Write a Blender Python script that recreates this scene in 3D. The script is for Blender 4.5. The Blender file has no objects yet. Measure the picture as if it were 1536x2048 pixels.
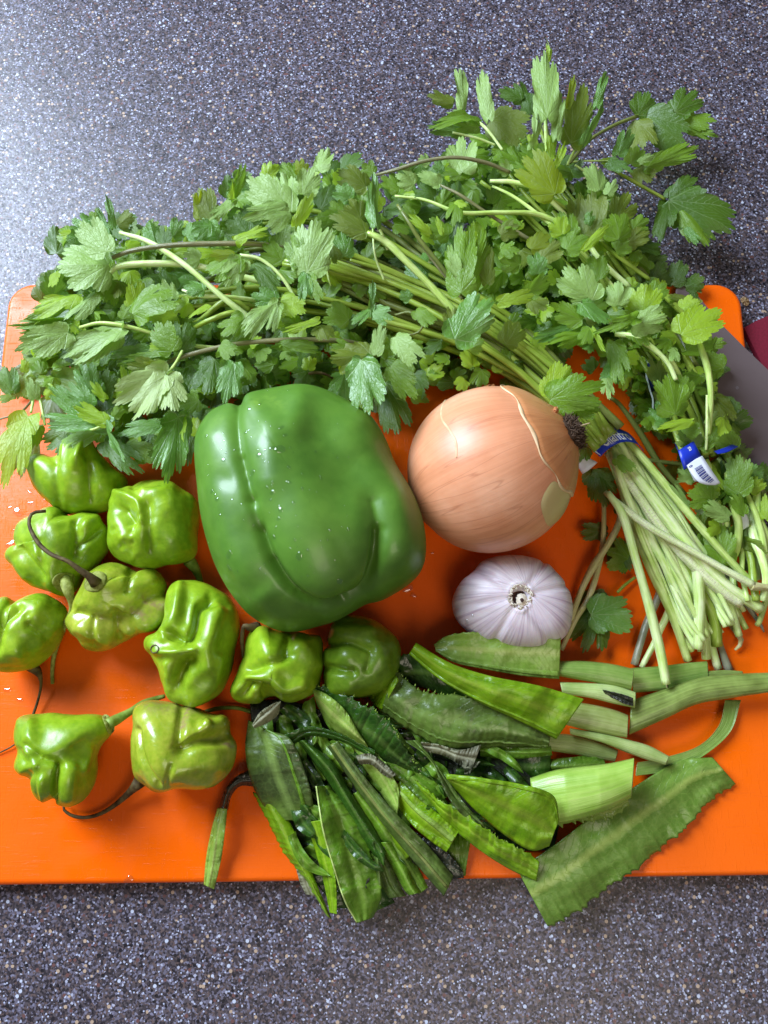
import bpy, math, random
import numpy as np
from mathutils import Vector, Matrix, noise
from mathutils.bvhtree import BVHTree
R = math.radians
C = bpy.context.scene.collection
rng = np.random.default_rng(7); random.seed(7)

# ------------------------------------------------------------------ camera
TILT = R(12.7); FPX = 1479.0; ZB = 0.012; CAMZ = 0.351 + ZB      # ZB = top of the cutting board
cam = bpy.data.cameras.new('camera'); camo = bpy.data.objects.new('camera', cam); C.objects.link(camo)
camo.location = (0, 0, CAMZ); camo.rotation_euler = (TILT, 0, 0)
cam.sensor_fit = 'VERTICAL'; cam.angle = 2*math.atan(1024/FPX); cam.clip_start = 0.01; cam.clip_end = 50
sc = bpy.context.scene; sc.camera = camo
sc.view_settings.view_transform = 'Standard'; sc.view_settings.look = 'None'
sc.view_settings.exposure = 0.15; sc.view_settings.gamma = 1
try:
    sc.cycles.max_bounces = 8; sc.cycles.transparent_max_bounces = 8
except Exception: pass
# ------------------------------------------------------------------ light: a window at the upper left, dim room
w = bpy.data.worlds.new('World'); sc.world = w; w.use_nodes = True
bg = w.node_tree.nodes['Background']; bg.inputs[0].default_value = (0.78, 0.84, 1.0, 1); bg.inputs[1].default_value = 0.095
def area(name, loc, target, sx, sy, energy, color):
    l = bpy.data.lights.new(name, 'AREA'); l.shape = 'RECTANGLE'; l.size = sx; l.size_y = sy; l.energy = energy; l.color = color
    o = bpy.data.objects.new(name, l); C.objects.link(o); o.location = loc
    d = Vector(target) - Vector(loc); o.rotation_euler = d.to_track_quat('-Z', 'Y').to_euler(); return o
area('window_light', (-0.84, 0.72, 0.82), (0, 0.05, 0), 0.62, 0.85, 44, (0.70, 0.83, 1.0))
area('warm_fill', (0.35, -0.9, 1.5), (0.05, 0.1, 0), 0.8, 0.8, 8, (1.0, 0.87, 0.70))  # added soft warm fill from the front, not a known lamp of the room

# ------------------------------------------------------------------ pixel of the photo + height above the board (mm) -> metres
CT, ST = math.cos(TILT), math.sin(TILT)
def P(px, py, h=0.0):
    px = np.asarray(px, float); py = np.asarray(py, float); h = np.asarray(h, float)
    u = (px-768)/FPX; v = (py-1024)/FPX
    dz = -(CT + v*ST); dy = ST - v*CT
    t = (ZB + h*1e-3 - CAMZ)/dz
    return np.stack(np.broadcast_arrays(u*t, dy*t, ZB + h*1e-3), -1)
def proj(p):
    p = np.asarray(p, float); x = p[..., 0]; y = p[..., 1]; z = p[..., 2]-CAMZ
    f = y*ST - z*CT; d = -(y*CT + z*ST)
    return 768 + FPX*x/f, 1024 + FPX*d/f
def mm_per_px(h): return (351-h)/FPX

# ------------------------------------------------------------------ helpers
def link(name, me, parent=None, mat=None, smooth=True):
    o = bpy.data.objects.new(name, me); C.objects.link(o)
    if mat is not None and not me.materials: me.materials.append(mat)
    if smooth: me.polygons.foreach_set('use_smooth', [True]*len(me.polygons))
    if parent is not None:
        o.parent = parent; o.matrix_parent_inverse = Matrix.Translation(-Vector(parent.location))
    return o
def mesh(name, verts, faces, uvs=None, attrs=None):
    me = bpy.data.meshes.new(name)
    me.from_pydata([tuple(v) for v in np.asarray(verts, float).tolist()], [], faces)
    if uvs is not None:
        uv = me.uv_layers.new(name='UVMap'); li = np.empty(len(me.loops), np.int32); me.loops.foreach_get('vertex_index', li)
        uv.data.foreach_set('uv', np.asarray(uvs, float)[li].ravel())
    for k, a in (attrs or {}).items():
        at = me.attributes.new(k, 'FLOAT', 'POINT'); at.data.foreach_set('value', np.asarray(a, float).ravel())
    me.update(); return me
def gridf(n, m, closed=False):
    f = []
    for i in range(n-1):
        for j in range(m if closed else m-1):
            a = i*m+j; b = i*m+(j+1) % m
            f.append((a, b, b+m, a+m))
    return f
def thing(name, label, cat, loc, group=None):
    o = bpy.data.objects.new(name, None); C.objects.link(o); o.location = loc; o.empty_display_size = 0.01
    return tag(o, label, cat, group)
def tag(o, label=None, cat=None, group=None, kind=None):
    if label: o['label'] = label
    if cat: o['category'] = cat
    if group: o['group'] = group
    if kind: o['kind'] = kind
    return o
def cr(pts, n, closed=False):
    """Catmull-Rom resampling of a list of k-vectors, n samples spaced by length."""
    p = np.asarray(pts, float)
    if len(p) == 2 and not closed:
        t = np.linspace(0, 1, n)[:, None]; return p[0]*(1-t)+p[1]*t
    q = np.vstack([p[-1], p, p[0], p[1]]) if closed else np.vstack([2*p[0]-p[1], p, 2*p[-1]-p[-2]])
    k = 16; out = []
    for i in range(len(q)-3):
        a, b, c, d = q[i:i+4]; t = np.arange(k)[:, None]/k
        out.append(.5*((2*b)+(-a+c)*t+(2*a-5*b+4*c-d)*t*t+(-a+3*b-3*c+d)*t**3))
    out = np.vstack(out+[p[:1] if closed else p[-1:]])
    s = np.r_[0, np.cumsum(np.linalg.norm(np.diff(out[:, :2], axis=0), axis=1))]
    g = np.linspace(0, s[-1], n+1)[:-1] if closed else np.linspace(0, s[-1], n)
    return np.stack([np.interp(g, s, out[:, i]) for i in range(out.shape[1])], 1)
def pdist(x, y, pts):
    """distance in px to a polyline"""
    pts = np.asarray(pts, float)
    if len(pts) == 1: return np.hypot(x-pts[0, 0], y-pts[0, 1])
    best = np.full(x.shape, 1e9)
    for a, b in zip(pts[:-1], pts[1:]):
        d = b-a; L = max(d@d, 1e-9); t = np.clip(((x-a[0])*d[0]+(y-a[1])*d[1])/L, 0, 1)
        best = np.minimum(best, np.hypot(x-a[0]-t*d[0], y-a[1]-t*d[1]))
    return best
def nz(p, s, o=0.0): return noise.noise(Vector((p[0]*s+o, p[1]*s+o*1.7, p[2]*s-o)))
def vnoise(V, s, o=0.0, octv=1):
    out = np.zeros(len(V))
    for k in range(octv):
        out += np.array([nz(v, s*2**k, o+k*7.3) for v in V])*0.5**k
    return out

# ------------------------------------------------------------------ materials
def mat(name):
    m = bpy.data.materials.new(name); m.use_nodes = True; nt = m.node_tree
    return m, nt, nt.nodes['Principled BSDF']
def N(nt, typ, **kw):
    n = nt.nodes.new(typ)
    for k, v in kw.items():
        if k.startswith('i_'):
            key = k[2:]; key = int(key) if key.isdigit() else key
            n.inputs[key].default_value = v
        else: setattr(n, k, v)
    return n
def ramp(nt, fac, stops, interp='LINEAR'):
    r = nt.nodes.new('ShaderNodeValToRGB'); cr_ = r.color_ramp; cr_.interpolation = interp
    while len(cr_.elements) < len(stops): cr_.elements.new(0.5)
    for e, (p, c) in zip(cr_.elements, stops):
        e.position = p; e.color = (*c, 1) if len(c) == 3 else c
    nt.links.new(fac, r.inputs[0]); return r.outputs[0]
def mix(nt, fac, a, b, mode='MIX'):
    n = nt.nodes.new('ShaderNodeMix'); n.data_type = 'RGBA'; n.blend_type = mode
    for s, v in ((n.inputs[0], fac), (n.inputs[6], a), (n.inputs[7], b)):
        if hasattr(v, 'links'): nt.links.new(v, s)
        elif isinstance(v, (int, float)): s.default_value = v
        else: s.default_value = (*v, 1) if len(v) == 3 else v
    return n.outputs[2]
def math_(nt, op, a, b=None, clamp=False):
    n = nt.nodes.new('ShaderNodeMath'); n.operation = op; n.use_clamp = clamp
    for s, v in zip(n.inputs, (a, b)):
        if v is None: continue
        if hasattr(v, 'links'): nt.links.new(v, s)
        else: s.default_value = v
    return n.outputs[0]
def coords(nt, kind='Object', scale=None):
    t = nt.nodes.new('ShaderNodeTexCoord'); o = t.outputs[kind]
    if scale:
        mp = nt.nodes.new('ShaderNodeMapping'); mp.inputs['Scale'].default_value = scale; nt.links.new(o, mp.inputs[0]); o = mp.outputs[0]
    return o
def tex(nt, typ, vec, scale, **kw):
    n = nt.nodes.new(typ); nt.links.new(vec, n.inputs['Vector']); n.inputs['Scale'].default_value = scale
    for k, v in kw.items():
        if k in n.inputs: n.inputs[k].default_value = v
        else: setattr(n, k, v)
    return n
def bump(nt, bsdf, h, strength, dist, prev=None):
    b = nt.nodes.new('ShaderNodeBump'); b.inputs['Strength'].default_value = strength; b.inputs['Distance'].default_value = dist
    nt.links.new(h, b.inputs['Height'])
    if prev is not None: nt.links.new(prev, b.inputs['Normal'])
    nt.links.new(b.outputs[0], bsdf.inputs['Normal']); return b.outputs[0]

def counter_mat():
    m, nt, b = mat('speckled_stone'); co = coords(nt)
    v1 = tex(nt, 'ShaderNodeTexVoronoi', co, 1200); v2 = tex(nt, 'ShaderNodeTexVoronoi', co, 500); v3 = tex(nt, 'ShaderNodeTexVoronoi', co, 700)
    s1 = N(nt, 'ShaderNodeSeparateColor'); nt.links.new(v1.outputs['Color'], s1.inputs[0])
    base = ramp(nt, s1.outputs[0], [(0, (.012, .009, .012)), (.20, (.036, .027, .033)), (.42, (.082, .064, .072)), (.58, (.115, .075, .068)), (.72, (.140, .125, .172)), (.88, (.22, .21, .30)), (.97, (.46, .47, .60))], 'CONSTANT')
    lum = tex(nt, 'ShaderNodeTexNoise', co, 60, Detail=3.0)
    base = mix(nt, .22, base, ramp(nt, lum.outputs[0], [(.3, (.035, .028, .034)), (.7, (.10, .085, .10))]))
    s2 = N(nt, 'ShaderNodeSeparateColor'); nt.links.new(v2.outputs['Color'], s2.inputs[0])
    near = math_(nt, 'LESS_THAN', v2.outputs['Distance'], .40)
    c = base
    for lo, hi, col in ((.0, .055, (.42, .30, .21)), (.055, .072, (.48, .51, .62)), (.10, .20, (.012, .010, .014)), (.20, .27, (.13, .06, .055))):
        f = math_(nt, 'MULTIPLY', near, math_(nt, 'MULTIPLY', math_(nt, 'GREATER_THAN', s2.outputs[1], lo), math_(nt, 'LESS_THAN', s2.outputs[1], hi)))
        c = mix(nt, f, c, col)
    s3 = N(nt, 'ShaderNodeSeparateColor'); nt.links.new(v3.outputs['Color'], s3.inputs[0])
    f = math_(nt, 'MULTIPLY', math_(nt, 'LESS_THAN', v3.outputs['Distance'], .26), math_(nt, 'LESS_THAN', s3.outputs[2], .07))
    c = mix(nt, f, c, (.44, .47, .62))
    nt.links.new(c, b.inputs['Base Color'])
    b.inputs['Roughness'].default_value = .42
    b.inputs['Specular IOR Level'].default_value = .42; rr = ramp(nt, s1.outputs[1], [(0, (.28,)*3), (1, (.50,)*3)]); nt.links.new(rr, b.inputs['Roughness'])
    g = tex(nt, 'ShaderNodeTexNoise', co, 260, Detail=4.0); bump(nt, b, g.outputs[0], .35, .0006)
    return m
def board_mat():
    m, nt, b = mat('orange_plastic'); co = coords(nt)
    n = tex(nt, 'ShaderNodeTexNoise', co, 9, Detail=4.0)
    nt.links.new(ramp(nt, n.outputs[0], [(.3, (.90, .118, .0005)), (.7, (.98, .145, .001))]), b.inputs['Base Color'])
    b.inputs['Roughness'].default_value = .34; b.inputs['Specular IOR Level'].default_value = .26
    b.inputs['Subsurface Weight'].default_value = .0
    wv = tex(nt, 'ShaderNodeTexNoise', coords(nt, 'Object', (60, 900, 60)), 2.2, Detail=5.0)
    wv2 = tex(nt, 'ShaderNodeTexNoise', coords(nt, 'Object', (1200, 70, 60)), 1.3, Detail=3.0)
    scr = ramp(nt, wv2.outputs[0], [(.60, (0,)*3), (.64, (1,)*3)]); wv3 = tex(nt, 'ShaderNodeTexNoise', coords(nt, 'Object', (50, 1500, 60)), 1.1, Detail=2.0); scr = math_(nt, 'MAXIMUM', scr, ramp(nt, wv3.outputs[0], [(.66, (0,)*3), (.69, (1,)*3)]))
    fine = tex(nt, 'ShaderNodeTexNoise', co, 900, Detail=2.0)
    k = bump(nt, b, wv.outputs[0], .10, .0005); k = bump(nt, b, scr, .30, .0003, k); bump(nt, b, fine.outputs[0], .12, .0003, k)
    wet = tex(nt, 'ShaderNodeTexNoise', co, 38, Detail=2.0)
    nt.links.new(ramp(nt, wet.outputs[0], [(.38, (.20,)*3), (.48, (.40,)*3), (.7, (.46,)*3)]), b.inputs['Roughness'])
    return m
def fruit_mat(name, c1, c2, c3, rough=.25, sss=.12, scale=60, blem_glint=(.35, .30, .12), bmp=.25, coat=.25, fine=1200):
    m, nt, b = mat(name); co = coords(nt)
    n = tex(nt, 'ShaderNodeTexNoise', co, scale, Detail=3.0); n2 = tex(nt, 'ShaderNodeTexNoise', co, scale*7, Detail=2.0)
    c = ramp(nt, n.outputs[0], [(.30, c1), (.52, c2), (.72, c3)])
    c = mix(nt, .26, c, ramp(nt, n2.outputs[0], [(.35, c1), (.65, c3)]))
    a = N(nt, 'ShaderNodeAttribute', attribute_name='blemish_glint'); n3 = tex(nt, 'ShaderNodeTexNoise', co, 500, Detail=4.0)
    f = math_(nt, 'MULTIPLY', a.outputs['Fac'], ramp(nt, n3.outputs[0], [(.35, (.25,)*3), (.6, (1,)*3)]), True)
    c = mix(nt, f, c, blem_glint); nt.links.new(c, b.inputs['Base Color'])
    b.inputs['Roughness'].default_value = rough; b.inputs['Coat Weight'].default_value = coat; b.inputs['Coat Roughness'].default_value = .16
    b.inputs['Subsurface Weight'].default_value = sss; b.inputs['Subsurface Radius'].default_value = (.6, 1.0, .25); b.inputs['Subsurface Scale'].default_value = .003
    f2 = tex(nt, 'ShaderNodeTexNoise', co, fine, Detail=2.0); f3 = tex(nt, 'ShaderNodeTexNoise', co, 190, Detail=3.0, Distortion=1.2); k = bump(nt, b, n2.outputs[0], bmp, .0006); k = bump(nt, b, f3.outputs[0], bmp*1.6, .0009, k); bump(nt, b, f2.outputs[0], .06, .0002, k)
    return m
def plain(name, c, rough=.5, spec=.5, metal=0, c2=None, scale=400):
    m, nt, b = mat(name)
    if c2:
        n = tex(nt, 'ShaderNodeTexNoise', coords(nt), scale, Detail=3.0); nt.links.new(ramp(nt, n.outputs[0], [(.35, c), (.65, c2)]), b.inputs['Base Color'])
        bump(nt, b, n.outputs[0], .3, .0005)
    else: b.inputs['Base Color'].default_value = (*c, 1)
    b.inputs['Roughness'].default_value = rough; b.inputs['Specular IOR Level'].default_value = spec; b.inputs['Metallic'].default_value = metal
    return m
def leaf_mat(name, top, top2, under, rough=.38, trans=.35, tcol=(.35, .62, .05)):
    """cilantro leaflet; uv: u = fan angle, v = distance from the stalk"""
    m, nt, b = mat(name); uv = coords(nt, 'UV'); sep = N(nt, 'ShaderNodeSeparateXYZ'); nt.links.new(uv, sep.inputs[0]); u, v = sep.outputs[0], sep.outputs[1]
    oi = N(nt, 'ShaderNodeObjectInfo')
    nn = tex(nt, 'ShaderNodeTexNoise', coords(nt, 'Generated'), 3.5, Detail=3.0)
    th = math_(nt, 'MULTIPLY', math_(nt, 'SUBTRACT', u, .5), R(224)); th = math_(nt, 'ADD', th, math_(nt, 'MULTIPLY', math_(nt, 'SUBTRACT', nn.outputs[0], .5), .12))
    lob = R(36); dth = math_(nt, 'SUBTRACT', th, math_(nt, 'MULTIPLY', math_(nt, 'ROUND', math_(nt, 'DIVIDE', th, lob)), lob))
    ac = math_(nt, 'ABSOLUTE', math_(nt, 'MULTIPLY', v, math_(nt, 'SINE', dth))); al = math_(nt, 'MULTIPLY', v, math_(nt, 'COSINE', dth))
    va = math_(nt, 'SUBTRACT', 1.0, math_(nt, 'DIVIDE', ac, .011), True)
    sd = math_(nt, 'ABSOLUTE', math_(nt, 'SINE', math_(nt, 'MULTIPLY', math_(nt, 'SUBTRACT', al, math_(nt, 'MULTIPLY', ac, 1.25)), 26.0)))
    vb = math_(nt, 'MULTIPLY', math_(nt, 'SUBTRACT', 1.0, math_(nt, 'DIVIDE', sd, .26), True), math_(nt, 'GREATER_THAN', v, .2))
    ve = math_(nt, 'MAXIMUM', va, math_(nt, 'MULTIPLY', vb, .55))
    c = mix(nt, nn.outputs[0], top, top2); nn2 = tex(nt, 'ShaderNodeTexNoise', coords(nt, 'Generated'), 9, Detail=4.0); c = mix(nt, math_(nt, 'MULTIPLY', oi.outputs['Random'], .5), c, top2)
    geo = N(nt, 'ShaderNodeNewGeometry'); c = mix(nt, math_(nt, 'MULTIPLY', geo.outputs['Backfacing'], .85), c, under)
    c = mix(nt, math_(nt, 'MULTIPLY', ve, .30), c, (.46, .60, .28)); nt.links.new(c, b.inputs['Base Color'])
    b.inputs['Roughness'].default_value = rough; b.inputs['Specular IOR Level'].default_value = .55
    h = math_(nt, 'ADD', math_(nt, 'MULTIPLY', ve, -.45), math_(nt, 'MULTIPLY', nn2.outputs[0], 1.2))
    nf = tex(nt, 'ShaderNodeTexNoise', coords(nt, 'Generated'), 26, Detail=2.0)
    h = math_(nt, 'ADD', h, math_(nt, 'MULTIPLY', nf.outputs[0], .5)); bump(nt, b, h, .5, .0007)
    tr = N(nt, 'ShaderNodeBsdfTranslucent'); tc = mix(nt, math_(nt, 'MULTIPLY', ve, .4), tcol, (.5, .7, .2)); nt.links.new(tc, tr.inputs[0])
    ms = N(nt, 'ShaderNodeMixShader'); ms.inputs[0].default_value = trans
    nt.links.new(b.outputs[0], ms.inputs[1]); nt.links.new(tr.outputs[0], ms.inputs[2]); nt.links.new(ms.outputs[0], nt.nodes['Material Output'].inputs[0])
    return m
def blade_mat(name, c1, c2, rib, wilt=(.018, .02, .010), wamt=.5, rough=.3, trans=.15, rp=.5, rw=.10, brown=(.10, .085, .035)):
    """culantro blade; uv: u = across (0..1), v = along"""
    m, nt, b = mat(name); uv = coords(nt, 'UV'); sep = N(nt, 'ShaderNodeSeparateXYZ'); nt.links.new(uv, sep.inputs[0]); u, v = sep.outputs[0], sep.outputs[1]
    co = coords(nt); oi = N(nt, 'ShaderNodeObjectInfo'); n = tex(nt, 'ShaderNodeTexNoise', coords(nt, 'UV', (5, 3.5, 1)), 1.0, Detail=3.0, Roughness=.5); n2 = tex(nt, 'ShaderNodeTexNoise', co, 48, Detail=5.0, Roughness=.62)
    vo = tex(nt, 'ShaderNodeTexVoronoi', co, 330, feature='DISTANCE_TO_EDGE')
    n3 = tex(nt, 'ShaderNodeTexNoise', co, 900, Detail=3.0)
    c = ramp(nt, n.outputs[0], [(.3, c1), (.68, c2)])
    du = math_(nt, 'ABSOLUTE', math_(nt, 'SUBTRACT', u, rp))
    # side veins leave the rib at a slant
    ph = math_(nt, 'ADD', math_(nt, 'MULTIPLY', v, 60.0), math_(nt, 'MULTIPLY', du, -22.0)); ph = math_(nt, 'ADD', ph, math_(nt, 'MULTIPLY', n.outputs[0], 5.0))
    sv = math_(nt, 'SUBTRACT', 1.0, math_(nt, 'DIVIDE', math_(nt, 'ABSOLUTE', math_(nt, 'SINE', ph)), .16), True)
    c = mix(nt, math_(nt, 'MULTIPLY', sv, .13), c, rib)
    a = N(nt, 'ShaderNodeAttribute', attribute_name='wilt')
    wf = ramp(nt, math_(nt, 'ADD', n2.outputs[0], math_(nt, 'MULTIPLY', math_(nt, 'SUBTRACT', a.outputs['Fac'], .5), .35)), [(.64-.20*wamt, (0,)*3), (.82-.14*wamt, (1,)*3)])
    c = mix(nt, math_(nt, 'MULTIPLY', wf, .25+.6*wamt), c, wilt)
    bf = ramp(nt, n3.outputs[0], [(.60, (0,)*3), (.70, (1,)*3)]); c = mix(nt, math_(nt, 'MULTIPLY', bf, .22*wamt), c, brown); c = mix(nt, ramp(nt, vo.outputs['Distance'], [(0, (.16,)*3), (.09, (0,)*3)]), c, rib)
    rf = math_(nt, 'SUBTRACT', 1.0, math_(nt, 'DIVIDE', du, rw), True); rf = math_(nt, 'POWER', rf, .6)
    st = tex(nt, 'ShaderNodeTexNoise', coords(nt, 'UV', (60, 2, 1)), 1.0, Detail=3.0)
    rc = mix(nt, st.outputs[0], tuple(x*.7 for x in rib), tuple(min(1, x*1.25) for x in rib))
    c = mix(nt, math_(nt, 'MULTIPLY', rf, .7), c, rc)
    nt.links.new(c, b.inputs['Base Color']); b.inputs['Roughness'].default_value = rough
    nt.links.new(ramp(nt, n.outputs[0], [(.3, (rough*.7,)*3), (.7, (rough*1.5,)*3)]), b.inputs['Roughness'])
    h = math_(nt, 'ADD', math_(nt, 'MULTIPLY', sv, -.35), math_(nt, 'ADD', n2.outputs[0], math_(nt, 'MULTIPLY', n3.outputs[0], .22))); bump(nt, b, h, .38, .0009)
    tr = N(nt, 'ShaderNodeBsdfTranslucent'); tr.inputs[0].default_value = (.30, .52, .04, 1)
    ms = N(nt, 'ShaderNodeMixShader'); ms.inputs[0].default_value = trans
    nt.links.new(b.outputs[0], ms.inputs[1]); nt.links.new(tr.outputs[0], ms.inputs[2]); nt.links.new(ms.outputs[0], nt.nodes['Material Output'].inputs[0])
    return m
def stalk_mat(name, c1, c2, rough=.32, spots=None):
    m, nt, b = mat(name); oi = N(nt, 'ShaderNodeObjectInfo')
    st = tex(nt, 'ShaderNodeTexNoise', coords(nt, 'UV', (14, 1.2, 1)), 1.0, Detail=3.0); n = tex(nt, 'ShaderNodeTexNoise', coords(nt), 120, Detail=3.0)
    c = ramp(nt, math_(nt, 'MULTIPLY', math_(nt, 'ADD', st.outputs[0], n.outputs[0]), .5), [(.38, c1), (.62, c2)])
    c = mix(nt, math_(nt, 'MULTIPLY', oi.outputs['Random'], .35), c, c1)
    if spots:
        sp = tex(nt, 'ShaderNodeTexNoise', coords(nt, 'UV', (6, 60, 1)), 1.0, Detail=2.0); c = mix(nt, math_(nt, 'MULTIPLY', ramp(nt, sp.outputs[0], [(.52, (0,)*3), (.60, (1,)*3)]), .55), c, spots)
    nt.links.new(c, b.inputs['Base Color']); b.inputs['Roughness'].default_value = rough
    b.inputs['Subsurface Weight'].default_value = .15; b.inputs['Subsurface Scale'].default_value = .002; b.inputs['Subsurface Radius'].default_value = (.7, 1, .3)
    bump(nt, b, st.outputs[0], .45, .0008); return m

M = {}
M['counter'] = counter_mat(); M['board'] = board_mat()
M['bell'] = fruit_mat('bell_skin', (.058, .152, .011), (.088, .210, .018), (.130, .270, .028), rough=.44, sss=.08, scale=22, bmp=.05, coat=.22, fine=2200, blem_glint=(.16, .30, .03))
M['hab'] = fruit_mat('pepper_skin', (.145, .270, .006), (.220, .365, .009), (.35, .49, .025), rough=.34, sss=.15, scale=60, bmp=.12, coat=.12)
M['hab_shade'] = fruit_mat('pepper_skin_shaded', (.085, .165, .006), (.125, .230, .010), (.21, .33, .02), rough=.34, sss=.15, scale=60, bmp=.12, coat=.12)  # pepper green darkened: the shade beside the bell pepper put into the colour
M['hab_y'] = fruit_mat('pepper_skin_yellowed', (.200, .300, .012), (.290, .370, .018), (.46, .47, .06), rough=.26, sss=.15, scale=70, bmp=.15, blem_glint=(.30, .20, .09), coat=.35)
M['stem_brown'] = plain('dry_stalk', (.050, .028, .010), .65, .25, c2=(.135, .100, .036), scale=300)
M['stem_green'] = plain('green_stalk', (.11, .19, .015), .5, .35, c2=(.23, .32, .05), scale=260)
M['calyx'] = plain('calyx_cork', (.17, .19, .025), .65, .25, c2=(.33, .36, .09), scale=500)
M['scar'] = plain('dark_scar', (.05, .035, .015), .8, c2=(.16, .12, .05), scale=900)
M['l_mid'] = leaf_mat('leaf_mid', (.115, .225, .010), (.19, .33, .018), (.26, .37, .09))
M['l_pale'] = leaf_mat('leaf_pale', (.22, .37, .070), (.32, .47, .12), (.40, .51, .17), rough=.42, trans=.25)
M['l_teal'] = leaf_mat('leaf_teal', (.080, .205, .026), (.145, .30, .050), (.21, .35, .10), rough=.30, trans=.2)  # teal tint: the cool window sheen put into the leaf colour
M['l_dark'] = leaf_mat('leaf_dark', (.040, .100, .005), (.078, .160, .009), (.14, .22, .045), rough=.42, trans=.25)  # dark green leaves; also puts shade of deep and shadowed leaves into the colour
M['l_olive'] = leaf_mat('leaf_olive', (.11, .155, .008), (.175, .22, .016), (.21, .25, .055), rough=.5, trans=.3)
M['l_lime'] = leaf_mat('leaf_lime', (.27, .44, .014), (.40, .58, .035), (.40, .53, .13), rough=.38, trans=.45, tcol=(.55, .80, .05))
M['l_yel'] = leaf_mat('leaf_yellow', (.17, .24, .008), (.28, .36, .012), (.24, .30, .05), rough=.45, trans=.5, tcol=(.62, .72, .02))
M['s_pale'] = stalk_mat('stalk_pale', (.54, .72, .18), (.86, .94, .54)); M['s_green'] = stalk_mat('stalk_green', (.21, .31, .022), (.37, .46, .075))
M['s_mid'] = stalk_mat('stalk_mid', (.40, .56, .10), (.68, .80, .30)); M['s_brown'] = stalk_mat('stalk_brown', (.16, .16, .06), (.28, .25, .12))
M['s_tan'] = stalk_mat('stalk_tan', (.50, .45, .18), (.66, .62, .32)); M['s_spot'] = stalk_mat('stalk_spotted', (.60, .72, .26), (.86, .90, .56), spots=(.38, .26, .26))
M['s_dull'] = stalk_mat('stalk_dull', (.14, .17, .035), (.22, .25, .06)); M['s_grey'] = stalk_mat('stalk_grey', (.22, .22, .13), (.36, .36, .24))
M['c_pale'] = blade_mat('blade_pale', (.20, .34, .035), (.31, .46, .075), (.50, .58, .15), wamt=.15)
M['c_lime'] = blade_mat('blade_lime', (.110, .255, .003), (.25, .43, .008), (.36, .50, .04), wamt=.35)
M['c_mid'] = blade_mat('blade_mid', (.075, .185, .006), (.155, .30, .018), (.26, .40, .06), wamt=.55)
M['c_dull'] = blade_mat('blade_dull', (.070, .130, .015), (.17, .27, .042), (.24, .35, .08), wamt=.75, wilt=(.030, .034, .016))
M['c_dark'] = blade_mat('blade_dark', (.014, .055, .005), (.045, .120, .010), (.12, .21, .035), wamt=.85, rough=.22)
M['c_black'] = blade_mat('blade_rotten', (.012, .012, .008), (.035, .035, .022), (.07, .08, .04), wamt=1., rough=.27, trans=0)
M['c_dry'] = blade_mat('blade_dry', (.20, .20, .11), (.34, .33, .20), (.38, .36, .22), wamt=.5, rough=.45, trans=.1, wilt=(.06, .05, .03))
M['c_big'] = blade_mat('blade_big', (.135, .255, .028), (.215, .36, .055), (.46, .56, .12), wamt=.12, trans=.2, rw=.085, rp=.42)
M['c_butt'] = stalk_mat('butt', (.25, .42, .045), (.46, .62, .14)); M['c_st_g'] = stalk_mat('thick_green', (.15, .26, .035), (.30, .42, .10)); M['c_st_d'] = stalk_mat('thick_dull', (.13, .17, .03), (.32, .42, .10)); M['c_st_p'] = stalk_mat('thick_pale', (.30, .42, .10), (.52, .62, .24)); M['c_st_t'] = stalk_mat('thick_tan', (.25, .30, .07), (.42, .50, .17))
M['cut'] = plain('cut_face', (.30, .34, .12), .5, c2=(.42, .44, .20), scale=700); M['cutbrown'] = plain('browned_cut', (.22, .11, .045), .6, c2=(.36, .26, .12), scale=900)
_m, _nt, _b = mat('water'); M['water'] = _m; _f = _nt.nodes.new('ShaderNodeFresnel'); _f.inputs[0].default_value = 1.33; _g = _nt.nodes.new('ShaderNodeBsdfGlossy'); _g.inputs['Roughness'].default_value = .03; _t = _nt.nodes.new('ShaderNodeBsdfTransparent'); _t.inputs[0].default_value = (.97, 1, .97, 1); _x = _nt.nodes.new('ShaderNodeMixShader')
_x.inputs[0].default_value = .14; _nt.links.new(_t.outputs[0], _x.inputs[1]); _nt.links.new(_g.outputs[0], _x.inputs[2]); _nt.links.new(_x.outputs[0], _nt.nodes['Material Output'].inputs[0])
M['blue'] = plain('blue_tape', (.010, .030, .42), .35, c2=(.014, .042, .50), scale=60); M['white'] = plain('white_tape', (.72, .74, .80), .4); M['navy'] = plain('navy_tape', (.006, .012, .10), .3)
M['ink'] = plain('blue_ink', (.02, .03, .20), .5); M['steel'] = plain('grey_blade', (.17, .125, .125), .40, .5, 0.2); M['steel_edge'] = plain('grey_edge', (.30, .25, .27), .35, .5, .5)
M['crimson'] = plain('crimson_cloth', (.16, .003, .018), .75, c2=(.20, .004, .024), scale=900)

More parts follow.
